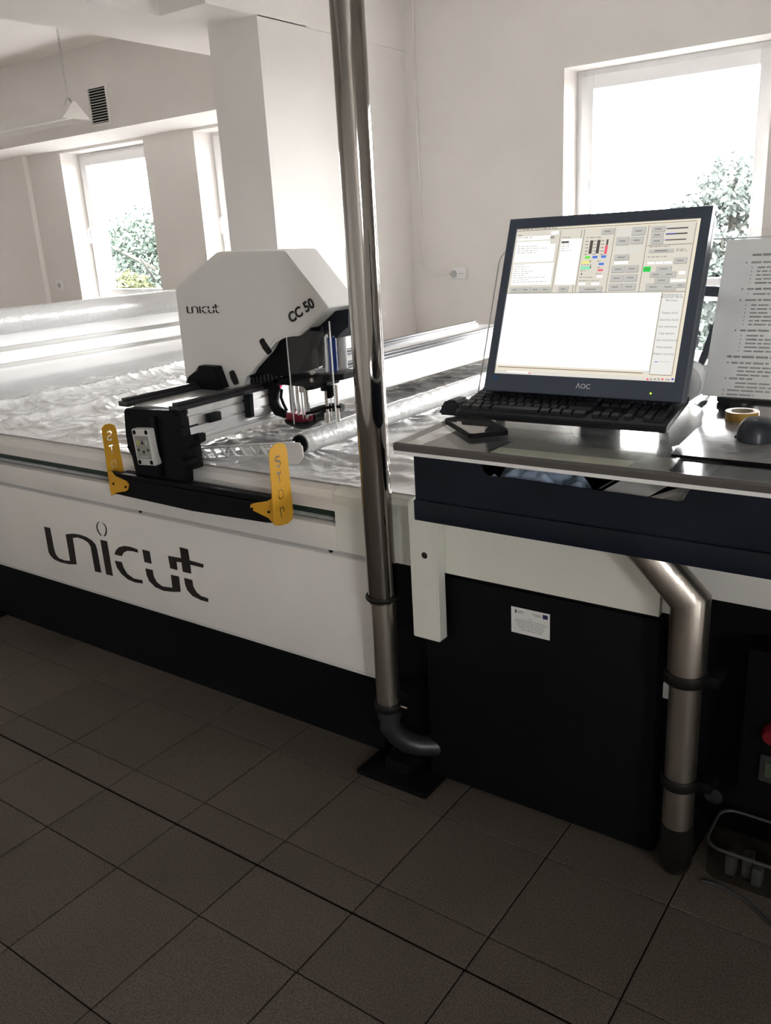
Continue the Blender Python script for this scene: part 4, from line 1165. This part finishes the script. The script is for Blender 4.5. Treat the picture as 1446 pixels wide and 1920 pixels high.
for p, q, k in (((1140,133),(1277,126),.15), ((1133,168),(1272,162),.45), ((1128,207),(1264,200),.2)):
    ui('dark', (p[0], p[1]-3), (q[0], q[1]+5), 4); ui('navy', (p[0], p[1]-3), (p[0]+(q[0]-p[0])*k, q[1]+6), 5)
ui('dark', (1058,991), (1165,996), 4); ui('navy', (1058,991), (1080,996), 5)
ui('dark', (460,216), (506,226), 4)
R5 = random.Random(11)
def lines(x0, y0, x1, dy, n, slope=0.0, col='ink', th=4):
    for i in range(n):
        xx = x0 - i*dy*0.16; end = x0+(x1-x0)*R5.uniform(.25, 1.0) - i*dy*.16
        while xx < end:
            w_ = R5.uniform(8, 26); ui(col, (xx, y0+i*dy+slope*(xx-x0)), (min(xx+w_, end), y0+i*dy+slope*(xx-x0)+th), 5); xx += w_+R5.uniform(4, 9)
lines(176, 247, 400, 14, 4, -0.02, 'btn'); lines(158, 366, 385, 14, 9, -.03, 'btn'); lines(462, 232, 530, 14, 4, -.02, 'btn')
lines(178, 140, 470, 10, 1, -0.05, 'line'); lines(180, 176, 215, 10, 1); lines(180, 192, 345, 10, 1, -.03, 'grey'); lines(465, 189, 590, 10, 1, -.03)
lines(622, 190, 770, 10, 1, -.03); lines(570, 468, 735, 10, 1, -.01); lines(1028, 250, 1205, 10, 1, -.03); lines(1015, 315, 1175, 10, 1, -.03); lines(690, 342, 735, 10, 1); lines(690, 383, 748, 10, 1); lines(680, 422, 738, 10, 1); lines(1200, 265, 1288, 10, 2); 
for k in range(5):
    ui('ink', (616-k*2, 214+k*21), (634-k*2, 219+k*21), 5); ui('ink', (668-k*2, 212+k*21), (684-k*2, 217+k*21), 5); ui('ink', (716-k*2, 210+k*22), (736-k*2, 215+k*22), 5)
lines(590, 366, 690, 10, 1); lines(582, 404, 670, 10, 1); lines(575, 446, 668, 10, 1)
for k, (x_, w_) in enumerate(((0, 0),)): pass
# taskbar bits
for (x_, w_, c_) in ((36, 38, 'btnl'), (108, 136, 'white')): ui(c_, (x_, 1050), (x_+w_, 1066), 4)
for (x_, c_) in ((1008, 'red'), (1030, 'grey'), (1056, 'grey'), (1080, 'grey'), (1104, 'red'), (1170, 'navy')): ui(c_, (x_, 1100), (x_+12, 1112), 4)
ui('ink', (1130, 1106), (1158, 1113), 4); ui('red', (248, 1063), (257, 1071), 4)
vline((50, 1026), (985, 1064), 0.0016); ui('btnl', (985, 1050), (1024, 1072), 4)
names = list(UI)
bm = bmesh.new()
for k, cn in enumerate(names):
    for (u0, u1, v0, v1, lay) in UI[cn]:
        u0, u1 = max(-W2, u0), min(W2, u1); v0, v1 = max(0, v0), min(H2, v1)
        if u1 <= u0 or v1 <= v0: continue
        d = -0.0002 - 0.00012*lay
        f = bm.faces.new([bm.verts.new(ml(u0, d, v0)), bm.verts.new(ml(u1, d, v0)), bm.verts.new(ml(u1, d, v1)), bm.verts.new(ml(u0, d, v1))])
        f.material_index = k
me = bpy.data.meshes.new('screen'); bm.to_mesh(me); bm.free()
for cn in names: me.materials.append(emat('screen_'+cn, srgb(*SC[cn]), 1.0 if cn != 'white' else 1.15))
scr_o = link('screen', me, mo); scr_o['label'] = 'lit screen with a cutting program and blank white work area'
# readable captions of the right hand panel
M_SINK = emat('screen_text', srgb(120, 114, 108), 1.0)
def stext(s, z4, size, al='CENTER'):
    x, y = 920+z4[0]*0.29046, 390+z4[1]*0.29046
    d = ray(x, y); t_ = (mP-CAM).dot(mB)/d.dot(mB); p = CAM+d*t_ - mB*0.0011
    text('screen_caption', s, size, M_SINK, p, mR, mU, scr_o, 0.0, al)
for s, y_, x_ in (('INFORMACJE O', 568, 1172), ('UKLADZIE CIECIA', 582, 1170), ('Plik Ciecia', 603, 1170), ('Dlugosc [mm]', 683, 1158), ('Szerokosc [mm]', 728, 1152), ('Ilosc elementow', 772, 1144), ('Ciety element', 816, 1136), ('Czas ciecia [h:m:s]', 859, 1136), ('Pasek postepu', 905, 1124), ('Dlugosc ciecia [m]', 948, 1114)):
    stext(s, (x_, y_), 0.0052)
for y_, x_ in ((636, 1165), (697, 1150), (742, 1140), (786, 1130), (828, 1122), (875, 1122), (961, 1105)):
    ui('white', (0, 0), (0, 0))
stext('OK', (1010, 402), 0.006)
# brand lettering, power light, sticker
text('lettering', '\u039bOC', 0.0135, mat('silver_print', (0.70, 0.72, 0.74), .4), ml(0.0135, -0.0046, -0.0215), mR, mU, bez_o, 0.0003, 'CENTER')
lathe('power_light', [(0, -0.0015), (0.0018, -0.001), (0.0018, 0.001)], ml(0.148, -0.0042, -0.023), emat('led_yellow_green', (0.55, 0.9, 0.05), 1.5), mo, 'Y', 10)
mbox('blue_badge', -0.1865, -0.178, -0.0046, -0.004, -0.014, -0.004, mat('badge_blue', (0.02, 0.09, 0.22), .4), mo)
mbox('mount_block', -0.06, 0.06, 0.046, 0.066, 0.09, 0.21, M_PLAST, mo, 0.003)
# stand foot on the desk
bm = bmesh.new()
q = ml(0, 0.05, 0.02)
add_box(bm, -0.70, -0.62, 1.665, 1.70, DZ+0.008, 1.24, 0.004)
fin('stand_neck', bm, M_PLAST, mo, True)
box('stand_base', -0.76, -0.56, 1.655, 1.84, DZ, DZ+0.010, M_PLAST, mo, 0.004)

# ============================================================ KEYBOARD
ky = thing('keyboard', (-0.68, 1.56, DZ), 'black full size keyboard in front of the monitor', 'keyboard')
KW, KD = 0.432, 0.150
KM = Matrix.Translation((-0.897, 1.486, DZ+0.006)) @ Matrix.Rotation(math.radians(1.6), 4, 'Z') @ Matrix.Rotation(math.radians(10.5), 4, 'X')
M_KB = mat('keyboard_plastic', (0.010, 0.011, 0.014), 0.5)
M_KEY = mat('key_plastic', (0.016, 0.017, 0.021), 0.42)
bm = bmesh.new()
add_prism(bm, [(0, 0, 0), (0, 0, 0.012), (0, 0.008, 0.016), (0, KD, 0.016), (0, KD, 0.0)], (KW, 0, 0))
bmesh.ops.bevel(bm, geom=bm.edges[:], offset=0.002, segments=2, affect='EDGES')
for v in bm.verts: v.co = KM @ v.co
fin('keyboard_base', bm, M_KB, ky, True)
for fx in (0.03, KW-0.05):
    a = KM @ Vector((fx, KD-0.02, 0.0))
    box('keyboard_foot', a.x, a.x+0.02, a.y-0.004, a.y+0.004, DZ, a.z+0.002, M_KB, ky)
keyme = {}
def key(u, v, w, d=1.0):
    k = (w, d)
    if k not in keyme:
        bm = bmesh.new(); P = 0.0183
        W_, D_ = w*P-0.0022, d*P-0.0022
        b = [(0, 0, 0), (W_, 0, 0), (W_, D_, 0), (0, D_, 0)]; t_ = [(0.0015, 0.001, .007), (W_-.0015, 0.001, .007), (W_-.0015, D_-.0025, .008), (.0015, D_-.0025, .008)]
        B = [bm.verts.new(x) for x in b]; T = [bm.verts.new(x) for x in t_]
        bm.faces.new(T); bm.faces.new(B[::-1])
        for i in range(4): bm.faces.new((B[i], B[(i+1) % 4], T[(i+1) % 4], T[i]))
        bmesh.ops.recalc_face_normals(bm, faces=bm.faces[:])
        keyme[k] = bpy.data.meshes.new('key'); bm.to_mesh(keyme[k]); bm.free(); keyme[k].materials.append(M_KEY)
    o = link('key', keyme[k], ky)
    o.matrix_basis = KM @ Matrix.Translation((0.008+u*0.0183, 0.013+v*0.0183, 0.0155))
rowsK = [(0, [1.25, 1.25, 1.25, 5.75, 1.25, 1.25, 1.25, 1.5]), (1, [1.25]+[1]*11+[2.75]), (2, [1.75]+[1]*11+[2.0]), (3, [1.5]+[1]*12+[1.25]), (4, [1]*13+[1.75])]
for v, ws in rowsK:
    u = 0
    for w in ws: key(u, v, w); u += w
u = 0
for g in (1, 4, 4, 4):
    for k in range(g): key(u, 5.45, 1, 0.8); u += 1
    u += 0.5 if g > 1 else 0.25
for (u, v) in ((15.3, 0), (16.3, 0), (17.3, 0), (16.3, 1), (15.3, 3), (16.3, 3), (17.3, 3), (15.3, 4), (16.3, 4), (17.3, 4), (15.3, 5.45), (16.3, 5.45), (17.3, 5.45)): key(u, v, 1, 0.8 if v > 5 else 1)
for v in range(5):
    for k in range(3):
        if v == 0 and k == 1: continue
        key(18.65+k, v, 1)
for v, d in ((0, 2), (2, 2), (4, 1)): key(21.65, v, 1, d)

# ============================================================ SMALL THINGS ON THE DESK
def on_desk(x, y): return pz(x, y, DZ)
# phone
ph = thing('smartphone', (-0.83, 1.43, DZ), 'black smartphone lying on the desk before the keyboard', 'phone')
pa, pb, pc = pz(830.4, 783.9, DZ+0.009), pz(881.6, 815.3, DZ+0.009), pz(950.9, 802.7, DZ+0.009)
e1 = (pa-pb); e1.z = 0; e1.normalize(); e2 = Vector((-e1.y, e1.x, 0))
if e2.dot(pc-pb) < 0: e2 = -e2
PM = Matrix(((e2.x, e1.x, 0, pb.x), (e2.y, e1.y, 0, pb.y), (0, 0, 1, DZ+0.0005), (0, 0, 0, 1)))
def rrect(w, d, r, n=6):
    out = []
    for cx, cy, a0 in ((w-r, d-r, 0), (r, d-r, 90), (r, r, 180), (w-r, r, 270)):
        for i in range(n+1):
            a = math.radians(a0+90*i/n); out.append((cx+r*math.cos(a), cy+r*math.sin(a)))
    return out
bm = bmesh.new(); add_prism(bm, [(a, b, 0) for a, b in rrect(0.079, 0.163, 0.010)], (0, 0, 0.0095))
for v in bm.verts: v.co = PM @ v.co
fin('phone_body', bm, M_PLAST, ph)
bm = bmesh.new(); bm.faces.new([bm.verts.new(PM @ Vector((a+0.002, b+0.002, 0.0097))) for a, b in rrect(0.075, 0.159, 0.009)])
fin('phone_screen', bm, mat('phone_glass', (0.30, 0.29, 0.28), 0.03, 0.9), ph)
# mouse pad with clear cover
mp0, mp1, mp2 = on_desk(1262, 858), on_desk(1312, 797), on_desk(1325, 790)
M_PAD = mat('grey_mouse_pad', (0.22, 0.22, 0.22), 0.2, spec=0.7, var=0.25, vscale=30)
pd = thing('mouse_pad', (-0.31, 1.5, DZ), 'grey plastic mouse pad under the mouse', 'mouse pad')
pts = [(-0.412, 1.368), (-0.16, 1.368), (-0.16, 1.64), (-0.415, 1.64), (-0.435, 1.62), (-0.420, 1.40)]
prism('pad_sheet', [(a, b, DZ+0.0004) for a, b in pts], (0, 0, 0.004), M_PAD, pd)
prism('pad_edge', [(-0.414, 1.3655, DZ+0.0004), (-0.16, 1.3655, DZ+0.0004), (-0.16, 1.3678, DZ+0.0004), (-0.412, 1.3678, DZ+0.0004)], (0, 0, 0.0045), M_PLAST, pd)
prism('pad_print', [(x_, y_, DZ+0.0045) for x_, y_ in ((-0.355, 1.44), (-0.335, 1.455), (-0.355, 1.475))], (0, 0, 0.0003), M_PRINT, pd)
text('pad_print', 'A', 0.03, M_INK, (-0.345, 1.415, DZ+0.0047), (0.35, -0.93, 0), (0.93, 0.35, 0), pd, 0.0)
# mouse
ms = thing('computer_mouse', (-0.315, 1.52, DZ), 'dark rounded computer mouse on the grey pad', 'mouse')
def mouse():
    bm = bmesh.new(); c0 = Vector((-0.318, 1.535, DZ+0.0052))
    nu, nv = 24, 10; V = []
    for j in range(nv+1):
        ph_ = j/nv*PI/2; row = []
        for i in range(nu):
            a = 2*PI*i/nu
            x = math.cos(a)*0.034*math.cos(ph_)**.55; y = math.sin(a)*0.055*math.cos(ph_)**.6; z = 0.036*math.sin(ph_)
            z *= 1-0.20*(y/0.055)
            row.append(bm.verts.new(c0+Vector((x, y, z))))
        V.append(row)
    for j in range(nv):
        for i in range(nu): bm.faces.new((V[j][i], V[j][(i+1) % nu], V[j+1][(i+1) % nu], V[j+1][i]))
    bm.faces.new(V[0][::-1])
    bmesh.ops.remove_doubles(bm, verts=bm.verts[:], dist=1e-5)
    fin('mouse_body', bm, mat('mouse_blue_black', (0.02, 0.025, 0.035), .35), ms, True)
    lathe('mouse_wheel', [(0, -0.003), (0.007, -0.003), (0.007, 0.003), (0, 0.003)], c0+Vector((0, -0.03, 0.030)), M_GREY, ms, 'X', 14)
    box('mouse_band', -0.3515, -0.2845, 1.51, 1.56, DZ+0.0055, DZ+0.010, M_PLAST, ms, 0.001)
mouse()
# roll of brown tape
tp = thing('tape_roll', (-0.378, 1.672, DZ), 'roll of amber packing tape behind the mouse', 'tape')
tc_ = on_desk(1397, 786)
lathe('tape_winding', [(0.021, 0), (0.030, 0), (0.030, 0.020), (0.021, 0.020), (0.021, 0)], (-0.378, 1.672, DZ+0.0005), mat('amber_tape', (0.42, 0.25, 0.05), .3, spec=.6), tp, 'Z', 40, caps=False)
lathe('tape_core', [(0.019, 0), (0.0208, 0), (0.0208, 0.0205), (0.019, 0.0205), (0.019, 0)], (-0.378, 1.672, DZ+0.0005), mat('card_core', (.45, .38, .28), .8), tp, 'Z', 40, caps=False)
# black box behind the left end of the keyboard
bx = thing('black_pouch', (-0.93, 1.54, DZ), 'small rounded black pouch left of the keyboard', 'pouch')
prism('pouch_body', [(p.x, 1.52, max(DZ+0.0005, p.z)) for p in [py(a, b, 1.52) for a, b in ((823,790),(824,772),(828,758),(836,751),(846,750),(856,753),(860,762),(860,790))]], (0, 0.05, 0), mat('pouch_black', (0.012, 0.013, 0.018), .6), bx, 0.004)

# clear acrylic shield behind the monitor
sh = thing('acrylic_shield', (-0.55, 1.63, DZ), 'clear acrylic screen leaning back behind the monitor', 'shield')
s0 = Vector((-0.972, 1.745, 1.475)); sU = Vector((0, 0.36, 0.93)).normalized()
def spl(x, h, d=0.0):     # point on the shield: x along, h up the slope from the desk
    return Vector((x, 1.605, DZ+0.003)) + sU*h + Vector((0, 0.93, -0.36))*d
HS = (1.475-DZ-0.003)/sU.z
x0s, x1s, rs_ = -0.972, -0.02, 0.035
H0 = 0.0400
out = [(x0s, H0), (x1s, H0), (x1s, HS)] + [(x0s+rs_-rs_*math.sin(math.radians(90*i/8)), HS-rs_+rs_*math.cos(math.radians(90*i/8))) for i in range(9)]
bm = bmesh.new()
vs = [bm.verts.new(spl(a, b, 0.10)) for a, b in out]; bm.faces.new(vs)
fin('shield_sheet', bm, M_ACRYL, sh)
M_SE = mat('shield_edge', (0.62, 0.64, 0.64), 0.1, spec=1.0)
tube('shield_edge', [spl(a, b, 0.10) for a, b in [(x0s, H0)] + out[:2:-1]], 0.0016, M_SE, sh, 6)
tube('shield_edge', [spl(a, b, 0.10) for a, b in ((x0s+rs_, HS), (x1s, HS))], 0.0013, M_SE, sh, 6)
for (a, b) in ((-0.905, 0.30), (-0.907, 0.20)):
    p = spl(a, b, 0.099); lathe('hole', [(0, -0.0006), (0.0045, -0.0006), (0.0045, 0.0006)], p, M_UPVC, sh, 'Y', 10)
for xx in (-0.95, -0.10):
    p = spl(xx, H0, 0.10); box('shield_foot', xx-0.012, xx+0.012, p.y-0.01, p.y+0.015, DZ, max(DZ+0.012, p.z+0.01), M_PLAST, sh, 0.002)
# instruction sheet in a clear pocket hanging on the shield
ps = thing('instruction_sheet', (-0.38, 1.66, 1.15), 'printed instruction sheet in a clear pocket on the acrylic screen', 'paper')
def shp(x, y, off=0.095):
    n_ = Vector((0, 0.93, -0.36)); o_ = spl(0, 0, off); d = ray(x, y); t_ = (o_-CAM).dot(n_)/d.dot(n_); p = CAM+d*t_
    return p.x, (p-o_).dot(sU)
TL, BL = shp(1362, 440), shp(1320, 742)
pw, phh = 0.21, TL[1]-BL[1]
x0p = (TL[0]+BL[0])/2
def pq(u0, u1, v0, v1, off): return [spl(x0p+u0*pw, BL[1]+v0*phh, off), spl(x0p+u1*pw, BL[1]+v0*phh, off), spl(x0p+u1*pw, BL[1]+v1*phh, off), spl(x0p+u0*pw, BL[1]+v1*phh, off)]
M_SHEET = film_mat('sheet_paper', (0.80, 0.80, 0.79), 0.5, 0.02, 0.4, bump=0.05)
bm = bmesh.new(); add_prism(bm, pq(0, 1, 0, 0.965, 0.0945), (0, 0.0006, 0)); fin('paper_sheet', bm, M_SHEET, ps)
M_POCK = clear_mat('pocket_film', (0.93, 0.93, 0.93), 0.07, 0.15)
bm = bmesh.new(); bm.faces.new([bm.verts.new(p) for p in pq(-0.02, 1.02, -0.012, 1.03, 0.0925)]); fin('clear_pocket', bm, M_POCK, ps)
rects = []; R7 = random.Random(5)
def tl(v, u0, u1, th=0.012):
    u = u0
    while u < u1:
        w = R7.uniform(.03, .11); rects.append(pq(u, min(u1, u+w), v, v+th, 0.0938)); u += w+0.014
v = 0.86; tl(v, .25, .52, .014); v -= 0.045
for n_ in (5, 1, 6, 5):
    rects.append(pq(.20, .215, v, v+.012, 0.0938)); tl(v, .25, .25+R7.uniform(.3, .6)); v -= 0.03
    for i in range(n_):
        rects.append(pq(.26, .268, v, v+.010, 0.0938)); tl(v, .31, .31+R7.uniform(.12, .62), .010); v -= 0.0235
    v -= 0.014
tl(v, .17, .62, .014); v -= 0.036
for n_ in (3, 3, 2, 2):
    rects.append(pq(.18, .193, v, v+.012, 0.0938)); tl(v, .22, .22+R7.uniform(.2, .45)); v -= 0.026
    for i in range(n_):
        if v > 0.05: tl(v, .28, .28+R7.uniform(.15, .6), .010); v -= 0.023
quads('printed_text', rects, mat('sheet_print', (0.46, 0.46, 0.46), .7), ps)
# black articulated arm with screws lying behind the keyboard, and upright links
am = thing('swivel_arm', (-0.40, 1.83, DZ), 'black jointed metal arm behind the monitor', 'arm')
mprism2 = lambda nm, pts, Y, th, m, par: prism(nm, [Vector((p.x, Y, p.z)) for p in yq(pts, Y)], (0, th, 0), m, par, 0.001)
mprism2('lower_link', [(1296,778),(1298,758),(1312,752),(1400,748),(1480,750),(1480,768),(1400,770),(1318,779)], 1.86, 0.02, M_PLAST, am)
for (a, b) in ((1304, 766), (1396, 757)):
    p = py(a, b, 1.86); lathe('arm_screw', [(0, -0.002), (0.005, -0.002), (0.0055, 0)], (p.x, 1.86, p.z), M_LGREY, am, 'Y', 12)
M_ARM = mat('arm_blue_black', (0.055, 0.060, 0.080), .5)
mprism2('upper_link', [(1286,706),(1296,704),(1303,696),(1318,655),(1334,612),(1352,575),(1360,580),(1334,655),(1314,695),(1311,705),(1325,720),(1330,745),(1312,732),(1298,716),(1286,715)], 1.90, 0.012, M_ARM, am)
mprism2('cross_bar', [(1308,540),(1316,536),(1400,540),(1400,560),(1316,555),(1306,556)], 1.90, 0.012, M_ARM, am)
box('arm_base', -0.47, -0.40, 1.84, 1.915, DZ, 1.155, M_PLAST, am, 0.004)
# grey eye bolt standing between monitor and arm
eb = thing('eye_bolt', (-0.52, 1.88, DZ), 'slim grey eye bolt standing behind the monitor edge', 'eye bolt')
pA, pB = py(1297, 698, 1.895), py(1298, 650, 1.895)
tube('bolt_shank', [(pA.x, 1.895, DZ), (pA.x, 1.895, pB.z)], 0.004, M_GREY, eb, 10)
cc = py(1298, 640, 1.895)
tube('bolt_eye', [Vector((cc.x+0.012*math.cos(2*PI*k/16), 1.895, cc.z+0.012*math.sin(2*PI*k/16))) for k in range(17)], 0.0035, M_GREY, eb, 8)
# white spool behind the monitor
M_SPOOL = film_mat('spool_plastic', (0.88, 0.88, 0.88), 0.6, 0.03, 0.4, bump=0.0)
sp = thing('white_spool', (-0.53, 1.8, DZ), 'bright white plastic spool behind the monitor corner', 'spool')
q = py(1277, 738, 1.80)
lathe('spool_flange', [(0, -0.004), (0.040, -0.004), (0.042, 0), (0.040, 0.004), (0, 0.004)], (q.x, 1.795, DZ+0.044), M_SPOOL, sp, 'Y', 36)
lathe('spool_core', [(0, 0), (0.024, 0), (0.024, 0.045), (0, 0.045)], (q.x, 1.799, DZ+0.044), M_SPOOL, sp, 'Y', 24)
lathe('spool_flange', [(0, -0.004), (0.040, -0.004), (0.042, 0), (0.040, 0.004), (0, 0.004)], (q.x, 1.848, DZ+0.044), M_SPOOL, sp, 'Y', 36)

# ============================================================ LOWER RIGHT: SWITCH BOX AND CLEAR BOX
sb = thing('switch_box', (-0.25, 1.86, 0.17), 'dark electrical switch box with a red knob under the table', 'switch box')
YS = 1.84
box('box_body', -0.365, 0.10, YS, YS+0.085, 0.17, 0.56, M_BLACK, sb, 0.006)
p = py(1440, 1370, YS)
lathe('red_knob', [(0, -0.030), (0.016, -0.030), (0.022, -0.022), (0.024, -0.010), (0.024, 0.0), (0, 0)], (p.x+0.012, YS-0.001, p.z), mat('red_knob', (0.16, 0.006, 0.012), .4), sb, 'Y', 20)
p = py(1444, 1440, YS)
bm = bmesh.new(); add_box(bm, p.x-0.022, p.x+0.04, YS-0.012, YS, p.z-0.035, p.z+0.035, 0.004); fin('switch_cover', bm, mat('clear_cover_grey', (0.04, 0.04, 0.04), .25), sb, True)
box('switch_label', p.x-0.008, p.x+0.02, YS-0.0135, YS-0.0122, p.z-0.018, p.z+0.02, mat('label_green', (0.05, 0.065, 0.035), .6), sb)
p = py(1332, 1508, 1.90)
lathe('round_badge', [(0, -0.001), (0.022, -0.001), (0.022, 0.001), (0, 0.001)], (p.x, 1.928, 0.085), mat('badge_grey', (.035, .035, .035), .5), mc, 'Y', 24)
box('latch_plate', -0.517, -0.503, 1.73, 1.75, 0.445, 0.485, M_LGREY, mc, 0.002)
cb = thing('clear_plastic_box', (-0.30, 1.80, 0.0), 'low clear plastic box with fittings on the floor by the pipe', 'plastic box')
M_CBX = clear_mat('scuffed_clear_plastic', (0.78, 0.78, 0.75), 0.07, 0.2, (0.8, 0.8, 0.78))
bm = bmesh.new()
rr2 = rrect(0.34, 0.16, 0.04)
add_prism(bm, [(-0.405+a, 1.735+b, 0.002) for a, b in rr2], (0, 0, 0.085))
fin('box_shell', bm, M_CBX, cb)
tube('box_rim', [(-0.405+a, 1.735+b, 0.087) for a, b in rr2+rr2[:1]], 0.004, mat('rim_grey', (.05, .05, .047), .3), cb, 8)
for i, (a, b, c_) in enumerate(((-0.36, 1.76, .045), (-0.325, 1.77, .055), (-0.30, 1.755, .04), (-0.24, 1.78, .05))):
    box('fitting', a, a+0.022, b, b+0.03, 0.004, c_+.01, mat('fitting_grey', (.07, .07, .065), .4), cb, 0.003)
tag(tube('power_cable', [(-0.18, 1.62, 0.006), (-0.24, 1.66, 0.006), (-0.30, 1.70, 0.006), (-0.36, 1.715, 0.006), (-0.40, 1.71, 0.006)], 0.004, M_HOSE, None, 8), 'thin grey cable on the floor beside the clear box', 'cable')
